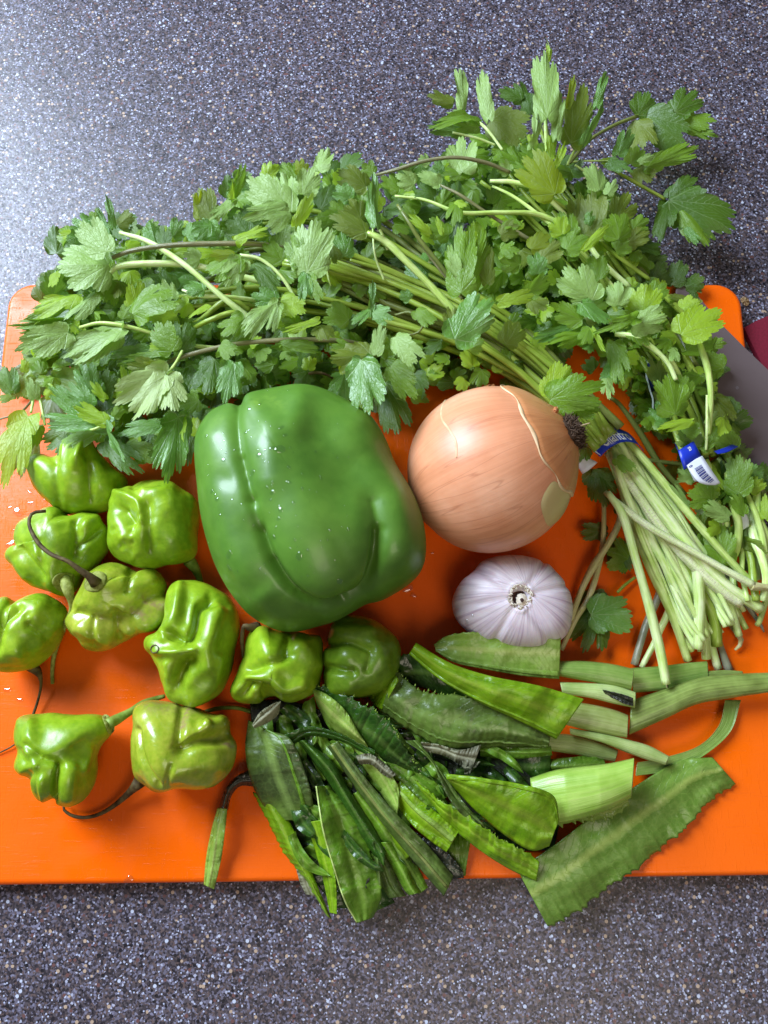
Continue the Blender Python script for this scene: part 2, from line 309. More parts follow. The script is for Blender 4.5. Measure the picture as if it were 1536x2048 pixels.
# ------------------------------------------------------------------ setting
def rounded_slab(corners, rad, z0, z1, bev, name, m, seg=14, ns=6):
    c = [np.array(p[:2]) for p in corners]; pts = []
    for i in range(4):
        a, b_, d = c[i-1], c[i], c[(i+1) % 4]; u = (a-b_)/np.linalg.norm(a-b_); v = (d-b_)/np.linalg.norm(d-b_)
        r = rad[i]; cen = b_+(u+v)*r
        for k in range(seg+1):
            t = k/seg*math.pi/2; pts.append(cen - v*r*math.cos(t) - u*r*math.sin(t))
    pts = np.array(pts); n = len(pts); cen = pts.mean(0)
    tang = np.roll(pts, -1, 0)-np.roll(pts, 1, 0); nor = np.stack([tang[:, 1], -tang[:, 0]], 1); nor /= np.linalg.norm(nor, axis=1)[:, None]
    if ((pts-cen)*nor).sum() > 0: nor = -nor          # inward
    rings = []
    for k in range(ns+1):
        t = k/ns*math.pi/2; rings.append((bev*(1-math.sin(t)), z0+bev*(1-math.cos(t))*.6))
    for k in range(ns+1):
        t = k/ns*math.pi/2; rings.append((bev*(1-math.cos(t)), z1-bev*(1-math.sin(t))))
    V = []; 
    for ins, z in rings: V += [(*(p+nn*ins), z) for p, nn in zip(pts, nor)]
    F = gridf(len(rings), n, True); F.append(tuple(range(n))[::-1]); F.append(tuple(range((len(rings)-1)*n, len(rings)*n)))
    me = mesh(name, V, F); o = link(name, me, None, m)
    for p in me.polygons:
        if p.area > 1e-3: p.use_smooth = False
    return o
me = mesh('countertop', [(-.9, -.9, 0), (.9, -.9, 0), (.9, 1.1, 0), (-.9, 1.1, 0)], [(0, 1, 2, 3)])
tag(link('countertop', me, None, M['counter'], False), kind='structure', label='dark speckled stone countertop under the orange board')

TL, TR, BR, BL = P(18, 566), P(1481, 566), P(1606, 1752), P(-124, 1774)
bo = rounded_slab([TL, TR, BR, BL], [.013, .013, .013, .013], .0005, ZB, .0028, 'cutting_board', M['board'])
tag(bo, 'bright orange plastic cutting board with rounded corners, wet and scratched', 'cutting board')

# ------------------------------------------------------------------ sculpted blobs
def blob(name, outline, hmid, ztop, m, parent, center=None, zbot=0.6, strokes=(), blem_glint=(), nu=200, nr=44, e=.85, noise_amp=.35, noise_s=70, seed=0, circ=.35):
    """outline traced at height hmid, domed to ztop; strokes push the surface in or out along its normal (mm)"""
    ol = cr(outline, nu, True); cen = np.array(center if center is not None else ol.mean(0))
    W = P(ol[:, 0], ol[:, 1], hmid)[:, :2]; Cw = P(cen[0], cen[1], hmid)[:2]
    d = W-Cw; rm = np.linalg.norm(d, axis=1); circd = d/rm[:, None]*rm.mean()
    a = np.r_[np.linspace(-math.pi/2, 0, nr//3)[1:-1], np.linspace(0, math.pi/2, nr-nr//3)[:-1]]
    V = []; W0 = W.copy(); ang_ = ol-cen; rt_ = np.linalg.norm(ang_, axis=1); un_ = ang_/rt_[:, None]
    for it in range(4):
      V = []; d = W0-Cw; rm = np.linalg.norm(d, axis=1); circd = d/rm[:, None]*rm.mean()
      for t in a:
        r = max(math.cos(t), 0)**e; s = math.copysign(abs(math.sin(t))**e, t)
        z = hmid + (ztop-hmid)*s if s > 0 else hmid+(hmid-zbot)*s
        k = circ*(1-r)**1.5; V.append(np.c_[Cw + (d*(1-k)+circd*k)*r, np.full(nu, ZB+z*1e-3)])
      if it < 3:
        X_, Y_ = proj(np.array(V)); pr = ((X_-cen[0])*un_[:, 0]+(Y_-cen[1])*un_[:, 1]).max(0); f_ = rt_/pr; f_ = (np.roll(f_, 2)+np.roll(f_, -2)+np.roll(f_, 4)+np.roll(f_, -4)+f_)/5; W0 = Cw+(W0-Cw)*f_[:, None]
    d = W0-Cw
    G = np.array(V); n0 = len(a)
    dz = np.gradient(G, axis=0); dt = (np.roll(G, -1, 1)-np.roll(G, 1, 1)); nn = np.cross(dt, dz); nn /= np.linalg.norm(nn, axis=2)[..., None]+1e-12
    if nn[n0//2, 0] @ np.r_[d[0], 0] < 0: nn = -nn
    flat = G.reshape(-1, 3); nf = nn.reshape(-1, 3)
    x, y = proj(flat); disp = np.zeros(len(flat)); top = np.clip((flat[:, 2]-ZB)*1e3/hmid - .35, 0, 1)
    for st in strokes:
        pts, wd, amp = st[:3]; q = pdist(x, y, cr(pts, 14) if len(pts) > 2 else pts)
        disp += amp*top*(np.exp(-(q/wd)**2) if len(st) < 4 else np.exp(-q/wd))
    bl = np.zeros(len(flat))
    for pts, wd, amp in blem_glint: bl = np.maximum(bl, amp*np.exp(-(pdist(x, y, pts)/wd)**2))
    if noise_amp: disp += noise_amp*vnoise(flat, noise_s, seed*3.1, 2)*(.3+.7*top)
    flat = flat + nf*disp[:, None]*1e-3; flat[:, 2] = np.maximum(flat[:, 2], ZB+.0003)
    apex = flat[-nu:].mean(0); botc = flat[:nu].mean(0)
    V = np.vstack([flat, apex, botc]); F = gridf(n0, nu, True); L = len(flat)
    F += [((n0-1)*nu+j, (n0-1)*nu+(j+1) % nu, L) for j in range(nu)] + [((j+1) % nu, j, L+1) for j in range(nu)]
    ang = np.tile(np.arange(nu)/nu, n0); uv = np.c_[np.r_[ang, 0, 0], np.r_[np.repeat(np.linspace(0, 1, n0), nu), 1, 0]]
    o = link(name, mesh(name, V, F, uv, {'blemish_glint': np.r_[bl, 0, 0]}), parent, m); return o
def tree_of(*objs):
    vs, fs = [], []
    for o in objs:
        k = len(vs); T = o.matrix_basis if o.parent is None else (Matrix.Translation(o.parent.location) @ o.matrix_parent_inverse @ o.matrix_basis)
        vs += [T @ v.co for v in o.data.vertices]; fs += [tuple(i+k for i in p.vertices) for p in o.data.polygons]
    return BVHTree.FromPolygons(vs, fs)
def hit(tree, px, py):
    o = Vector((0, 0, CAMZ)); q = Vector(P(px, py, 0)); d = (q-o).normalized(); return tree.ray_cast(o, d)
def tube_pts(W, rad, seg=10, flat=1.0, caps=True, ridge=0.0):
    """tube through world points with radii (m)"""
    W = np.asarray(W); n = len(W); T = np.gradient(W, axis=0); T /= np.linalg.norm(T, axis=1)[:, None]+1e-12
    up = np.array([0, 0, 1.]) if abs(T[0, 2]) < .9 else np.array([1., 0, 0]); V = []; UV = []
    u = np.cross(T[0], up); u /= np.linalg.norm(u)
    for i in range(n):
        u = u - T[i]*(u@T[i]); u /= np.linalg.norm(u); v = np.cross(u, T[i])
        for k in range(seg):
            a = 2*math.pi*k/seg; rr = rad[i]*(1+ridge*math.cos(a*5)); V.append(W[i]+rr*(u*math.cos(a)+v*flat*math.sin(a))); UV.append((k/seg, i/n*8))
    F = gridf(n, seg, True)
    if caps: F += [tuple(range(seg))[::-1], tuple(range((n-1)*seg, n*seg))]
    return V, F, UV
def tube(name, pts, m, parent, wpx=None, n=None, seg=10, ridge=.04, flat=1.0, taper=None, jitter=.25):
    """pts: (px, py, h mm[, width px])"""
    pts = np.array([tuple(p)+((wpx,) if len(p) < 4 else ()) for p in pts], float); n = n or max(10, int(6*len(pts)))
    c = cr(pts, n); W = P(c[:, 0], c[:, 1], c[:, 2]); r = c[:, 3]*.5*mm_per_px(c[:, 2])*1e-3
    r = r*(1+.05*np.sin(np.linspace(0, 9, n)+rng.uniform(0, 6)))
    V, F, UV = tube_pts(W, r, seg, flat, True, ridge)
    return link(name, mesh(name, V, F, UV), parent, m)

# ---- bell pepper
bp = thing('bell_pepper', 'large glossy green bell pepper lying beside the onion, beaded with water', 'bell pepper', P(620, 1020, 0))
out = [(600, 770), (650, 776), (700, 800), (748, 838), (775, 885), (792, 935), (818, 990), (842, 1045), (850, 1095), (842, 1140), (812, 1172), (768, 1196), (735, 1208), (700, 1230), (650, 1252), (600, 1266), (555, 1264), (515, 1243), (478, 1205), (448, 1155), (425, 1100), (407, 1040), (396, 975), (390, 915), (395, 868), (412, 832), (445, 812), (476, 806), (500, 788), (545, 776)]
g1 = [(478, 806), (474, 850), (484, 920), (505, 1000), (520, 1060), (545, 1125), (590, 1185), (640, 1213), (690, 1206)]
g2 = [(690, 1206), (730, 1180), (750, 1130), (760, 1060), (752, 1000), (728, 945), (715, 930)]
g3 = [(640, 1213), (690, 1232), (760, 1215)]
bell = blob('skin', out, 37, 76, M['bell'], bp, center=(610, 1000), nu=320, nr=110, e=.80, noise_amp=.5, noise_s=26, circ=.2, strokes=[
    (g1[:4], 14, -1.6), (g1[:4], 5, -1.2, 1), (g1[2:], 11, -.9), (g1[3:], 11, -1.2), (g1[4:], 11, -1.3), (g1[5:], 11, -1.2), (g1[4:], 34, -2.0), (g1[4:], 6, -1.5, 1), (g2[:4], 10, -3.8), (g2[:5], 30, -2.4), (g2[:5], 9, -.8), (g2[3:], 30, -.9), ([(520, 1180), (560, 1225), (620, 1245)], 38, -2.5),
    ([(560, 900), (600, 1010), (640, 1120), (660, 1165)], 75, 4.0), ([(540, 860), (540, 960)], 32, 2.0), ([(425, 880), (440, 1000), (470, 1110), (520, 1190)], 34, 2.6), ([(800, 1100), (790, 1000)], 45, 2.2),
    ([(600, 800), (590, 850)], 26, 1.8), ([(650, 870), (690, 960)], 60, -3.0), ([(720, 850), (760, 940)], 40, 1.0), ([(500, 815)], 26, 1.6), ([(455, 960)], 20, -.7), ([(760, 1205)], 30, 1.2)],
    blem_glint=[([(540, 800), (560, 812)], 14, .5), ([(515, 812)], 10, .9), ([(440, 842)], 12, .6)])  # lighter yellow-green spots; the shoulder's small warm highlight put into the colour
tube('stalk', [(585, 778, 24, 9), (600, 756, 28, 8), (625, 746, 30, 7), (650, 748, 30, 6), (672, 762, 26, 6), (682, 785, 22, 6)], M['stem_brown'], bp, seg=10)
bt = tree_of(bell); V = []; F = []
drops = [(517, 910, 5), (560, 898, 8), (505, 945, 6), (545, 965, 3), (535, 975, 3), (543, 972, 2.5), (578, 934, 4), (580, 965, 3), (563, 855, 4), (411, 872, 4), (498, 817, 4), (503, 799, 3), (536, 781, 3), (520, 807, 4), (577, 780, 3), (433, 999, 5), (423, 983, 4), (457, 1110, 7), (456, 1135, 5), (598, 1113, 6), (547, 1075, 5), (551, 1055, 3), (561, 1020, 5), (557, 1038, 4), (545, 985, 4), (541, 1000, 3), (575, 963, 3), (587, 1005, 3), (605, 977, 3), (660, 1060, 3), (698, 1058, 3), (680, 1163, 5), (632, 903, 2.5), (460, 1140, 4), (445, 1140, 3), (475, 1143, 3), (520, 1138, 3), (440, 1030, 3), (545, 896, 4), (490, 865, 4), (470, 900, 3), (447, 920, 4), (500, 1198, 3), (430, 990, 3), (616, 1100, 3), (590, 1080, 3), (571, 870, 4), (530, 900, 3), (508, 1050, 3)]
for i in range(120): drops.append((rng.uniform(410, 700), rng.uniform(830, 1220), rng.uniform(1.0, 2.0)))
def add_drops(tree, drops, parent, name='water_drops'):
    V, F = [], []
    for x, y, r in drops:
        h, nn, _, _ = hit(tree, x, y)
        if h is None: continue
        if nn.z < 0: nn = -nn
        s = r*.21e-3; q = nn.to_track_quat('Z', 'Y'); el = rng.uniform(1, 1.7) if r > 3 else 1; az = rng.uniform(-.5, .5); k = len(V)
        for i in range(6):
            t = i/6*math.pi/2
            for j in range(12):
                a = j/12*2*math.pi; v = Vector((math.cos(a)*math.cos(t)*s*(1+.15*math.sin(a*2+x)), math.sin(a)*math.cos(t)*s*el, math.sin(t)*s*.36-.0001*s/.001)); v.rotate(Matrix.Rotation(az, 3, 'Z')); v.rotate(q); V.append(tuple(h+v))
        V.append(tuple(h+nn*s*.36)); F += [tuple(k+q_ for q_ in f) for f in gridf(6, 12, True)] + [(k+60+j, k+60+(j+1) % 12, k+72) for j in range(12)]
    return tag(link(name, mesh(name, V, F), parent, M['water']), kind='stuff')
add_drops(bt, drops, bp)

# ---- onion: a body of revolution about its own axis, root end to the right
on = thing('onion', 'large golden brown onion with dry papery skin, root end beside the cilantro stalks', 'onion', P(982, 940, 0))
OC = Vector(P(981, 940, 36)); rt = Vector(P(1130, 871, 50)); ax = (rt-OC).normalized(); e1 = ax.cross(Vector((0, 0, 1))).normalized(); e2 = e1.cross(ax)
RO = .0362
def onion_pt(s, phi, lift=0.0):
    """s 0..1 from the neck (left) to the root plate, phi round the axis"""
    t = s*math.pi; r = math.sin(t)**.93; zz = -math.cos(t)
    L = RO*(1.0 if zz > 0 else 1.0); zz2 = zz*L
    if s > .80: q = (s-.80)/.20; zz2 += .0035*q*q
    if s < .15: q = (.15-s)/.15; zz2 -= .006*q*q
    rr = r*RO*(1+.012*math.sin(3*phi+1)+.008*math.sin(5*phi)) + lift*1e-3
    return OC + ax*zz2 + (e1*math.cos(phi)+e2*math.sin(phi))*rr + ax*lift*1e-3*zz*.6
def onion_mat(name, a, b_, c, dark, tr=0):
    m, nt, b = mat(name); 
    st = tex(nt, 'ShaderNodeTexNoise', coords(nt, 'UV', (110, 2.2, 1)), 1.0, Detail=5.0, Roughness=.6); st2 = tex(nt, 'ShaderNodeTexNoise', coords(nt, 'UV', (34, 1.0, 1)), 1.0, Detail=2.0)
    n = tex(nt, 'ShaderNodeTexNoise', coords(nt), 35, Detail=4.0)
    col = ramp(nt, n.outputs[0], [(.3, a), (.5, b_), (.7, c)]); col = mix(nt, .20, col, ramp(nt, st.outputs[0], [(.3, tuple(x*.62 for x in a)), (.6, c)]))
    ln = ramp(nt, st2.outputs[0], [(.488, (0,)*3), (.50, (1,)*3), (.512, (0,)*3)]); col = mix(nt, math_(nt, 'MULTIPLY', ln, .45), col, dark)
    nt.links.new(col, b.inputs['Base Color']); b.inputs['Roughness'].default_value = .42; b.inputs['Coat Weight'].default_value = .2; b.inputs['Coat Roughness'].default_value = .42
    b.inputs['Subsurface Weight'].default_value = .12; b.inputs['Subsurface Radius'].default_value = (1, .5, .25); b.inputs['Subsurface Scale'].default_value = .004
    wr = tex(nt, 'ShaderNodeTexNoise', coords(nt, 'UV', (60, 14, 1)), 1.0, Detail=5.0, Distortion=.8)
    k = bump(nt, b, st.outputs[0], .14, .0005); k = bump(nt, b, ln, -.35, .0004, k); bump(nt, b, wr.outputs[0], .16, .0006, k); return m
M['on1'] = onion_mat('onion_skin', (.62, .225, .095), (.74, .305, .150), (.84, .42, .245), (.40, .12, .05))
M['on2'] = onion_mat('onion_outer_skin', (.52, .18, .055), (.62, .25, .09), (.70, .34, .15), (.32, .09, .03))
M['on3'] = onion_mat('onion_flesh', (.62, .48, .20), (.70, .56, .25), (.76, .62, .34), (.45, .35, .12)); M['on4'] = plain('pale_skin_edge', (.62, .38, .19), .5, c2=(.72, .52, .30), scale=200)
nphi, ns = 260, 150; V = [onion_pt(s, 2*math.pi*j/nphi) for s in np.linspace(.004, .985, ns) for j in range(nphi)]
UV = [(j/nphi if j < nphi else 1, s) for s in np.linspace(0, 1, ns) for j in range(nphi)]
onb = link('skin', mesh('skin', V, gridf(ns, nphi, True)+[tuple(range(nphi))[::-1]], UV), on, M['on1'])
ot = tree_of(onb)
# which (s, phi) lie under pixels of the photo
def onion_sp(px, py):
    h = hit(ot, px, py)[0]
    if h is None: h = Vector(P(px, py, 36))
    d = h-OC; z = d.dot(ax)/RO; return math.acos(max(-1, min(1, -z)))/math.pi, math.atan2(d.dot(e2), d.dot(e1))
edge = [onion_sp(x, y) for x, y in [(1003, 774), (1025, 792), (1046, 822), (1064, 862), (1082, 905), (1102, 942), (1128, 975), (1140, 985)]]
edge = sorted((p, s) for s, p in edge); ep = np.array([e[0] for e in edge]); es = np.array([e[1] for e in edge])
def edge_s(phi):
    ph = (phi+math.pi) % (2*math.pi)-math.pi
    return float(np.interp(ph, ep, es)) + .006*math.sin(ph*9) if ep[0]-.3 < ph < ep[-1]+.3 else (es[0] if ph < ep[0] else es[-1])
V, UV = [], []; n1 = 26
for i in range(n1):
    for j in range(nphi):
        ph = 2*math.pi*j/nphi; s0 = edge_s(ph); s = s0+(.965-s0)*i/(n1-1); lf = .55*min(1, i/2)+.25*math.sin(ph*11+s*20)*.4+.15
        V.append(onion_pt(s, ph, lf)); UV.append((j/nphi, s))
link('outer_skin', mesh('outer_skin', V, gridf(n1, nphi, True), UV), on, M['on2'])
V = []
for i in range(4):
    for j in range(nphi):
        ph = 2*math.pi*j/nphi; wv = .006+.003*math.sin(ph*4+1)+.002*math.sin(ph*13); V.append(onion_pt(edge_s(ph)+wv*(i/3*2-1.2), ph, .75 if 0 < i < 3 else .2))
link('torn_edge', mesh('torn_edge', V, gridf(4, nphi, True)), on, M['on4'])
pol = [(1108, 962), (1126, 978), (1143, 992), (1135, 1020), (1115, 1048), (1097, 1052), (1086, 1030), (1082, 1005), (1092, 980)]
cc = onion_sp(1110, 1008); V = [onion_pt(cc[0], cc[1], .5)]; pp = cr(pol, 40, True)
for k in range(1, 6):
    for x, y in pp:
        s, ph = onion_sp(1110+(x-1110)*k/5, 1008+(y-1008)*k/5); V.append(onion_pt(s, ph, .5 if k < 5 else .1))
F = [(0, 1+j, 1+(j+1) % 40) for j in range(40)]+[(1+k*40+j, 1+(k+1)*40+j, 1+(k+1)*40+(j+1) % 40, 1+k*40+(j+1) % 40) for k in range(4) for j in range(40)]
link('bare_flesh', mesh('bare_flesh', V, F), on, M['on3'])
# fine lifted tear on the left of the skin
V = []; tr_ = cr([(962, 772), (915, 785), (888, 805), (883, 835), (900, 862), (912, 885), (913, 915)], 40)
for i, (x, y) in enumerate(tr_):
    s, ph = onion_sp(x, y)
    for k, (ds, l) in enumerate(((-.004, .05), (0, .45), (.004, .05))): V.append(onion_pt(s+ds, ph, l))
link('skin_tear', mesh('skin_tear', V, gridf(40, 3)), on, M['on4'])
# flap at the top and by the root
def flap(parent, pts, m, name, h0, amp=2.0):
    c = np.array(pts, float); cen = c.mean(0); V = [P(cen[0], cen[1], h0+amp)]; q = cr(pts, 30, True)
    for k in (1, 2, 3):
        for i, (x, y) in enumerate(q): V.append(P(cen[0]+(x-cen[0])*k/3, cen[1]+(y-cen[1])*k/3, h0+amp*(1-k/3)+.6*math.sin(i*1.3)))
    F = [(0, 1+j, 1+(j+1) % 30) for j in range(30)]+[(1+k*30+j, 1+(k+1)*30+j, 1+(k+1)*30+(j+1) % 30, 1+k*30+(j+1) % 30) for k in range(2) for j in range(30)]
    return link(name, mesh(name, V, F), parent, m)
flap(on, [(952, 779), (975, 770), (988, 768), (986, 776), (965, 781)], M['on2'], 'skin_flake', 37)
flap(on, [(1062, 810), (1085, 806), (1112, 815), (1110, 832), (1128, 848), (1100, 840), (1072, 826)], M['on2'], 'skin_flake', 54)
flap(on, [(1106, 820), (1112, 812), (1118, 820), (1113, 828)], M['on2'], 'skin_flake', 57)
M['root'] = plain('root_brown', (.045, .022, .012), .85, c2=(.11, .06, .03), scale=800); M['hair'] = plain('root_hair', (.42, .30, .16), .7)
V = []; nn_ = 40
for i in range(10):
    for j in range(nn_):
        r = .0098*i/9+.0001; a = 2*math.pi*j/nn_; b_ = .004*(1-(i/9)**2)+.0007*math.sin(j*5+i*3); V.append(OC+ax*(RO+.0012+b_)+(e1*math.cos(a)*.80+e2*math.sin(a))*r)
link('root_plate', mesh('root_plate', V, gridf(10, nn_, True)), on, M['root'])
V, F = [], []
for k in range(520):
    r = .0098*math.sqrt(rng.uniform()); a = rng.uniform(0, 6.28); b0 = OC+ax*(RO+.002+.0035*(1-(r/.0098)**2))+(e1*math.cos(a)*.8+e2*math.sin(a))*r
    d = (ax+(e1*rng.normal()+e2*rng.normal())*.9).normalized(); L = rng.uniform(.001, .0034); mid = b0+d*L*.6; end = b0+d*L+Vector(rng.normal(0, .0006, 3))
    v, f, _ = tube_pts([b0, mid, end], [.00022, .0002, .0001], 4, 1, False); o = len(V); V += v; F += [tuple(q+o for q in g) for g in f]
tag(link('root_stubble', mesh('root_stubble', V, F), on, M['root']), kind='stuff')
for pts in ([(1140, 855, 46), (1150, 850, 50), (1155, 862, 49), (1163, 872, 47)], [(1142, 862, 46), (1160, 852, 50), (1180, 846, 51)], [(1138, 875, 45), (1150, 868, 49), (1158, 866, 49)], [(1144, 878, 45), (1154, 872, 48), (1160, 874, 47)], [(1146, 905, 40), (1155, 902, 42), (1160, 912, 40)]):
    tube('root_hair', [(a, b_, c+7) for a, b_, c in pts], M['hair'], on, 2.6, seg=6)

# ---- garlic
ga = thing('garlic_bulb', 'whole white garlic bulb with faint purple streaks, root side up below the onion', 'garlic', P(1025, 1205, 0))
def garlic_mat():
    m, nt, b = mat('garlic_skin'); st = tex(nt, 'ShaderNodeTexNoise', coords(nt, 'UV', (70, 2, 1)), 1.0, Detail=5.0); st2 = tex(nt, 'ShaderNodeTexNoise', coords(nt, 'UV', (120, 1.0, 1)), 1.0, Detail=3.0); n = tex(nt, 'ShaderNodeTexNoise', coords(nt), 60, Detail=3.0)
    c = ramp(nt, n.outputs[0], [(.3, (.60, .45, .50)), (.6, (.78, .66, .67)), (.8, (.86, .78, .74))])
    c = mix(nt, math_(nt, 'MULTIPLY', ramp(nt, st2.outputs[0], [(.53, (0,)*3), (.62, (1,)*3)]), .55), c, (.30, .16, .22)); c = mix(nt, .35, c, ramp(nt, st.outputs[0], [(.35, (.50, .40, .48)), (.6, (.86, .82, .84))]))
    nt.links.new(c, b.inputs['Base Color']); b.inputs['Roughness'].default_value = .38; b.inputs['Subsurface Weight'].default_value = .15; b.inputs['Subsurface Scale'].default_value = .004
    k = bump(nt, b, st.outputs[0], .5, .0007); bump(nt, b, st2.outputs[0], .3, .0004, k); return m
M['garlic'] = garlic_mat(); M['cream'] = plain('cream_fibre', (.62, .52, .38), .7, c2=(.78, .70, .58), scale=900); M['cavity'] = plain('garlic_cavity', (.03, .010, .008), .8, c2=(.09, .03, .018), scale=500)
gout = [(1050, 1112), (1090, 1122), (1112, 1142), (1132, 1168), (1143, 1200), (1144, 1235), (1132, 1270), (1100, 1290), (1040, 1300), (970, 1285), (925, 1255), (905, 1222), (905, 1195), (920, 1165), (945, 1143), (965, 1122), (1005, 1112)]
gc = (1040, 1193); sp = [([gc, (960, 1140)], 7, -.9), ([gc, (1092, 1118)], 7, -1.0), ([gc, (1140, 1170)], 7, -.8), ([gc, (910, 1215)], 8, -.6), ([gc, (1105, 1290)], 8, -1.2), ([gc, (985, 1290)], 8, -.8),
    ([gc], 15, -5.0), ([(1018, 1190), (1020, 1178), (1036, 1166), (1056, 1168), (1062, 1184)], 4.5, .9), ([(1018, 1200), (1026, 1214), (1045, 1222), (1060, 1208)], 4.5, .8)]
gbl = blob('cloves', gout, 15, 33, M['garlic'], ga, center=gc, nu=260, nr=70, e=.82, strokes=sp, noise_amp=.3, noise_s=60, circ=.5)
gt = tree_of(gbl); zc = (hit(gt, 1034, 1186)[0].z-ZB)*1000
def disc(name, pts, h0, h1, m, parent, n=30, jag=0.0):
    q = cr(pts, n, True); cen = q.mean(0); V = [P(cen[0], cen[1], h1)]
    for k in (1, 2, 3):
        for i, (x, y) in enumerate(q):
            f = k/3*(1+jag*rng.normal()); V.append(P(cen[0]+(x-cen[0])*f, cen[1]+(y-cen[1])*f, h1+(h0-h1)*(k/3)**2))
    F = [(0, 1+j, 1+(j+1) % n) for j in range(n)]+[(1+k*n+j, 1+(k+1)*n+j, 1+(k+1)*n+(j+1) % n, 1+k*n+(j+1) % n) for k in range(2) for j in range(n)]
    return link(name, mesh(name, V, F), parent, m)
disc('root_cavity', [(1020, 1188), (1025, 1176), (1042, 1172), (1058, 1182), (1062, 1196), (1052, 1208), (1030, 1210), (1022, 1200)], zc+2.0, zc+1.2, M['cavity'], ga)
disc('stem_stub', [(1032, 1198), (1034, 1190), (1043, 1187), (1053, 1192), (1056, 1204), (1048, 1212), (1036, 1210)], zc+2.6, zc+4.4, M['cream'], ga, jag=.05)
disc('stub_core', [(1040, 1199), (1044, 1196), (1048, 1200), (1044, 1205)], zc+4.5, zc+4.6, M['cavity'], ga)
V, F = [], []
for k in range(70):
    a = rng.uniform(0, 6.28); r0 = rng.uniform(19, 24); r1 = r0+rng.uniform(-6, 4); x0, y0 = gc[0]+r0*math.cos(a), gc[1]+r0*math.sin(a)*1.05; a2 = a+rng.normal(0, .25); x1, y1 = gc[0]+r1*math.cos(a2), gc[1]+r1*math.sin(a2)
    h0 = hit(gt, x0, y0)[0]; h0 = (h0.z-ZB)*1000; v, f, _ = tube_pts([P(x0, y0, h0-.2), P((x0+x1)/2, (y0+y1)/2, h0+.9), P(x1, y1, h0+rng.uniform(-.4, 1.4))], [.0004, .0004, .00015], 4, .6, False); o = len(V); V += v; F += [tuple(q+o for q in g) for g in f]
tag(link('fibre_fringe', mesh('fibre_fringe', V, F), ga, M['cream']), kind='stuff')
add_drops(gt, [(933, 1245, 6), (945, 1232, 3)], ga, 'water_drops')

# ---- small lumpy peppers
GP = 'small green seasoning peppers'
def pepper(label, out, hm, zt, strokes, m='hab', stems=(), blem_glint=(), cx=None, seed=0, e=.97, noise_amp=.55, calyx=None, scar=None):
    c = np.mean(out, 0); t = thing('seasoning_pepper', label, 'pepper', P(c[0], c[1], 0), GP)
    b = blob('skin', out, hm, zt, M[m], t, center=cx, strokes=strokes, blem_glint=blem_glint, seed=seed, e=e, noise_amp=noise_amp, noise_s=110, nu=180, nr=60)
    T_ = tree_of(b)
    def hz(x, y):
        q = hit(T_, x, y)[0]; return (q.z-ZB)*1000 if q is not None else None
    def patch(name, poly, lift, m_, rim):
        q = cr(poly, 36, True); cn = q.mean(0); V = []; hs = [hz(*p) for p in q]; h0 = hz(*cn) or hm
        for k in range(6):
            f = (1, 1.0, .86, .74, .4, .05)[k]; l = (-.5, .35, rim, lift*.55, lift, lift)[k]
            for i, p in enumerate(q):
                xy = cn+(p-cn)*f; hh = hz(*xy); hh = h0-3 if hh is None else hh; V.append(P(xy[0], xy[1], max(hh, h0-9)+l+.12*math.sin(i*2.3+k)))
        link(name, mesh(name, V, gridf(6, 36, True)+[tuple(range(180, 216))]), t, M[m_])
    if calyx: patch('calyx', calyx[0], 1.3, 'calyx', .55)
    for pts, mm in stems:
        if calyx:
            q = hz(pts[0][0], pts[0][1]); pts = [((p[0], p[1], (q+.6 if q else p[2])) + tuple(p[3:])) if i == 0 else p for i, p in enumerate(pts)]
        tube('stalk', pts, M[mm], t, seg=9, n=24)
    if scar: patch('scar', scar[0], -.1, 'scar', .7)
    return t
pepper('smooth cone-tipped green pepper tucked under the cilantro leaves, topmost of the small peppers',
    [(158, 864), (172, 880), (200, 910), (235, 935), (255, 960), (250, 990), (232, 1012), (200, 1028), (160, 1032), (120, 1022), (95, 1000), (70, 975), (54, 945), (58, 918), (85, 905), (122, 900), (142, 880)], 15, 33,
    [([(172, 920), (178, 950), (180, 1000)], 9, -2.0), ([(175, 885), (205, 960), (215, 1000)], 20, 1.6), ([(155, 890), (140, 950), (140, 1000)], 26, 1.6), ([(75, 930), (85, 985)], 18, 1.2), ([(110, 925), (120, 1010)], 9, -.9), ([(158, 880), (155, 925)], 13, 6.0), ([(105, 915)], 22, -2.0), ([(215, 935)], 22, -1.6), ([(235, 970), (215, 1010)], 8, -.7)], cx=(150, 955), seed=1)
pepper('bright green pepper with a deep dimple and wrinkled wet left side, touching the bell pepper',
    [(240, 978), (262, 966), (300, 963), (345, 972), (388, 992), (398, 1015), (397, 1060), (395, 1105), (375, 1125), (335, 1128), (300, 1137), (262, 1130), (228, 1112), (217, 1080), (214, 1040), (219, 1000)], 20, 40,
    [([(243, 1020), (258, 1042)], 15, -5.5), ([(232, 985), (275, 1005), (282, 1040)], 8, 2.0), ([(290, 985), (340, 985)], 14, 2.2), ([(320, 990), (350, 1050), (340, 1110)], 26, 2.0), ([(298, 1010), (300, 1100)], 9, -1.5), ([(265, 972), (320, 978)], 6, -1.8), ([(262, 1062)], 7, -1.6), ([(245, 1075)], 8, 1.0), ([(265, 1085)], 5, -.8), ([(240, 1095)], 6, -.8), ([(272, 1112)], 11, 1.2), ([(225, 1060)], 6, -.8)],
    stems=[([(378, 1120, 14, 26), (392, 1140, 11, 18), (402, 1165, 8, 12), (408, 1180, 6, 10)], 'stem_green')], seed=2, noise_amp=.8)
